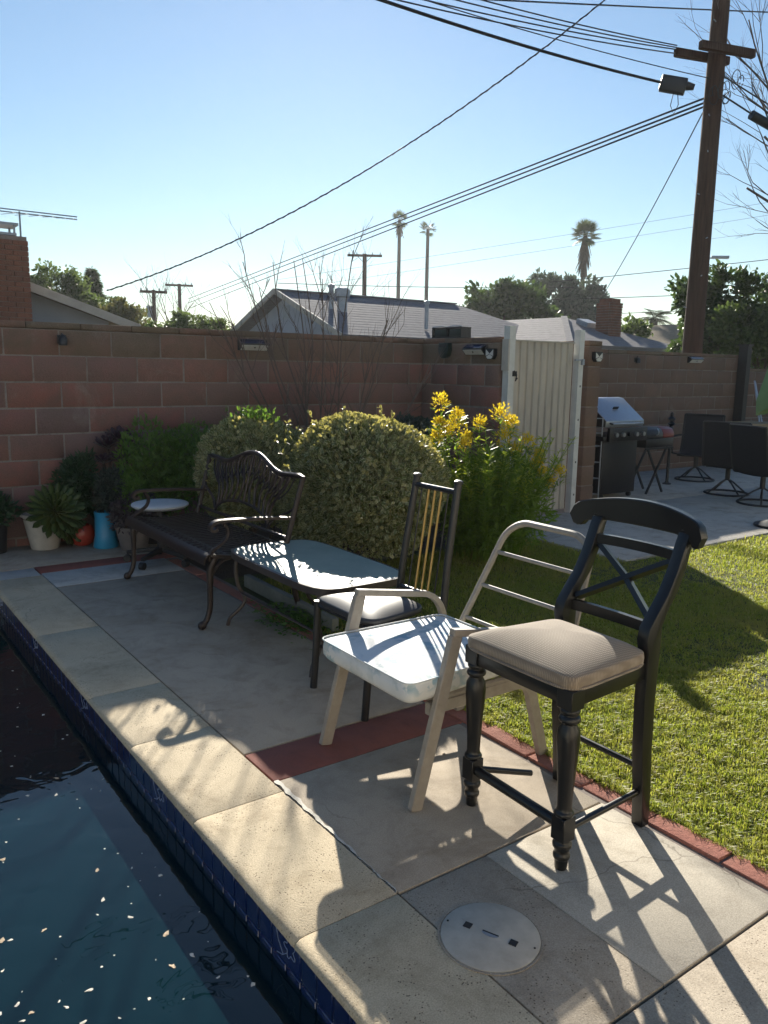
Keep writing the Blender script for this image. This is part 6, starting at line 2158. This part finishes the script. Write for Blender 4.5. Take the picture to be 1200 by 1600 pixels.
tree('dark green hedge tree under the distant bare pole', (10.9, 25.9, 0), 1.6, [((10.2, 26.1, 2.6), (.6, .6, .45)), ((10.8, 25.9, 2.85), (.65, .65, .5)), ((11.4, 25.6, 2.6), (.55, .55, .45)), ((9.7, 26.4, 2.5), (.5, .5, .4))], 'tree_mid', .15, 1500, 113, group=GT)
tree('reddish olive shrub tree left of the grey gable', (12.0, 27.6, 0), 1.5, [((11.8, 27.7, 2.5), (.7, .7, .5)), ((12.5, 27.4, 2.55), (.6, .6, .5)), ((11.0, 27.9, 2.4), (.6, .6, .4))], 'tree_olive', .15, 1300, 115, group=GT)
tree('small bright bush beside the narrow brick chimney', (23.5, 17.9, 0), 2.0, [((23.4, 18.0, 2.75), (.6, .6, .5))], 'tree_mid', .18, 1600, 117, group=GT)

# conifer
cf = thing('conifer', 'dark pointed conifer beyond the low blue grey gable', 'tree', (11.1, 38.4, 0), GT)
MB().tube([(11.1, 38.4, 0), (11.1, 38.4, 5.5)], [.18, .04], 7).build('trunk', 'bark', cf)
rg = np.random.default_rng(120)
n = 5200
t = rg.uniform(0, 1, n) ** .75
z = 5.75 - 3.6 * t
lay = .8 + .2 * np.sin(z * 14)
rr = (0.06 + 1.15 * t) * lay * rg.uniform(.3, 1, n) ** .5
a = rg.uniform(0, 6.283, n)
p = np.stack([11.1 + rr * np.cos(a), 38.4 + rr * np.sin(a), z - .12 * rr], 1)
d = np.stack([np.cos(a), np.sin(a), -.25 + rg.normal(size=n) * .3], 1)
leaves('crown', 'tree_dark', p, d, rg.normal(size=(n, 3)) * .4 + np.array([0, 0, 1]), .30, .08, cf, LEAF_LANCE)

# palms
def fan_palm(label, base, h, r_trunk, R, nf, skirt, seed, name='fan_palm', feather=False, tilt=(0, 0)):
    t = thing(name, label, 'palm', base)
    rnd = random.Random(seed)
    x, y, z0 = base
    top = Vector((x + tilt[0], y + tilt[1], z0 + h))
    MB().tube([(x, y, z0), (x + tilt[0] * .4, y + tilt[1] * .4, z0 + h * .5), top], [r_trunk * 1.2, r_trunk, r_trunk * .8], 8).build('trunk', 'bark', t)
    if skirt:
        q = MB()
        for i in range(60):
            a = rnd.uniform(0, 6.283)
            d = Vector((math.cos(a), math.sin(a), 0))
            z = rnd.uniform(0, skirt * .6)
            q.bar(top - Vector((0, 0, z)) + d * R * .08, top - Vector((0, 0, z + skirt * rnd.uniform(.35, .6))) + d * R * rnd.uniform(.25, .5), R * .14, .02, w1=R * .05)
        q.build('dead_skirt', 'dead_frond', t, smooth=False)
    for i in range(nf):
        a = i * 2.39996 + rnd.uniform(-.2, .2)
        el = rnd.uniform(-.75, 1.35) if not feather else rnd.uniform(-.1, 1.3)
        d = Vector((math.cos(a) * math.cos(el), math.sin(a) * math.cos(el), math.sin(el)))
        side = d.cross(Vector((0, 0, 1))).normalized() if abs(d.z) < .98 else Vector((1, 0, 0))
        P_, D_, N_ = [], [], []
        if feather:
            for k in range(26):
                u = .2 + .8 * k / 26
                p = top + d * (R * u) - Vector((0, 0, R * .55 * u * u))
                for s in (-1, 1):
                    P_.append(p); D_.append(d * .5 + side * s - Vector((0, 0, .35))); N_.append((0, 0, 1))
            LL, WW = R * .30, R * .035
        else:
            hub = top + d * (R * .5)
            for k in range(13):
                b = (k / 12 - .5) * 3.6
                v = d * math.cos(b) + side * math.sin(b) - Vector((0, 0, .12 * abs(b)))
                P_.append(hub); D_.append(v); N_.append(side.cross(d) + Vector((0, 0, .2)))
            LL, WW = R * .55, R * .10
        o = leaves('frond', 'frond', np.array([tuple(v) for v in P_]), np.array([tuple(v) for v in D_]), np.array([tuple(v) for v in N_]), LL, WW, t, LEAF_LANCE)
        pts = [top, top + d * (R * .5)] if not feather else [top + d * (R * u) - Vector((0, 0, R * .55 * u * u)) for u in (0, .25, .5, .75, 1)]
        MB().tube(pts, R * .012, 4).build('stalk', 'frond', o)
fan_palm('tall fan palm with brown skirt above the hazy tree', (45.3, 39.3, 0), 10.9, .17, 1.15, 34, 2.6, 201)
fan_palm('very tall thin palm, the slightly taller of the skinny pair', (53.6, 72.3, 0), 17.2, .22, 1.1, 16, 1.6, 203, 'skinny_palm')
fan_palm('very tall thin palm, the slightly shorter of the skinny pair', (56.0, 70.4, 0), 16.3, .22, 1.1, 14, .0, 205, 'skinny_palm')
fan_palm('low feathery palm top behind the tan roof', (44.4, 32.5, 0), 4.9, .3, 1.5, 22, 0, 207, 'feather_palm', True)
fan_palm('small palm behind the hedge left of the bare shrub', (13.2, 29.5, 0), 3.0, .12, .55, 14, 0, 209, 'small_palm')

# bare trees
def bare_tree(label, base, d0, h, r, depth, seed, n0=3, spread=.45, up=.15):
    t = thing('bare_tree', label, 'tree', base)
    rnd = random.Random(seed)
    q = MB()
    b = Vector(base)
    d0 = Vector(d0).normalized()
    tip = b + d0 * h * .35
    q.tube([b, b.lerp(tip, .5) + Vector((.05, .03, 0)), tip], [r, r * .85, r * .7], 8)
    q.build('trunk', 'bark', t)
    q = MB()
    for i in range(n0):
        a = i * 2.4
        branch(q, tip, d0 + Vector((math.cos(a) * .6, math.sin(a) * .6, .3)), h * .38, r * .5, depth, rnd, spread, up, 5, .1, 5, .7)
    q.build('branches', 'twig', t)
    return t
bare_tree('leafless grey tree by the distant transformer pole', (12.6, 33.4, 0), (0, 0, 1), 5.4, .09, 4, 301, 4, .4, .2)
bare_tree('leafless pale tree behind the grey roof ridge by the brown pole', (24.5, 38.5, 0), (0, 0, 1), 7.2, .12, 4, 303, 4, .4, .2)
bt = thing('bare_tree', 'leafless tree reaching fine branches past the crossarms', 'tree', (15.4, 6.9, 0))
q = MB().tube([(15.4, 6.9, 0), (15.35, 6.9, 2.2), (15.2, 7.0, 4.4)], [.16, .13, .10], 8)
q.build('trunk', 'bark', bt)
rnd = random.Random(17)
q = MB()
for p, d, l, r in (((15.2, 7.0, 4.4), (-.62, .55, .75), 2.3, .045), ((15.25, 6.98, 3.9), (-.7, .6, .35), 2.2, .035), ((15.3, 6.95, 3.2), (-.7, .62, .5), 2.0, .03), ((15.2, 7.0, 4.4), (-.4, .35, 1.1), 2.4, .045), ((15.2, 7.0, 4.3), (-.55, .5, 1.0), 2.6, .04), ((15.2, 7.0, 4.2), (.4, -.3, 1.2), 1.8, .04), ((15.2, 7.0, 4.0), (-.62, .5, .5), 2.4, .035)):
    branch(q, p, d, l, r, 4, rnd, .42, .1, 5, .09, 5, .66)
q.build('branches', 'twig', bt)

# ================================================================== HAZE
hz = MB().bx(-245, 245, -245, 245, -2.6, 21.0).build('haze', 'wire', smooth=False)
hm = bpy.data.materials.new('thin_haze')
hm.use_nodes = True
hn = hm.node_tree
for n_ in list(hn.nodes):
    if n_.type != 'OUTPUT_MATERIAL':
        hn.nodes.remove(n_)
pv = hn.nodes.new('ShaderNodeVolumePrincipled')
pv.inputs['Color'].default_value = rgb(0.92, 0.95, 1.0)
pv.inputs['Density'].default_value = 0.00033
pv.inputs['Anisotropy'].default_value = 0.55
hn.links.new(pv.outputs[0], [n_ for n_ in hn.nodes if n_.type == 'OUTPUT_MATERIAL'][0].inputs['Volume'])
hz.data.materials.clear()
hz.data.materials.append(hm)
hz['kind'] = 'stuff'
hz['label'] = 'thin bright haze in the air'
S.cycles.volume_bounces = 0
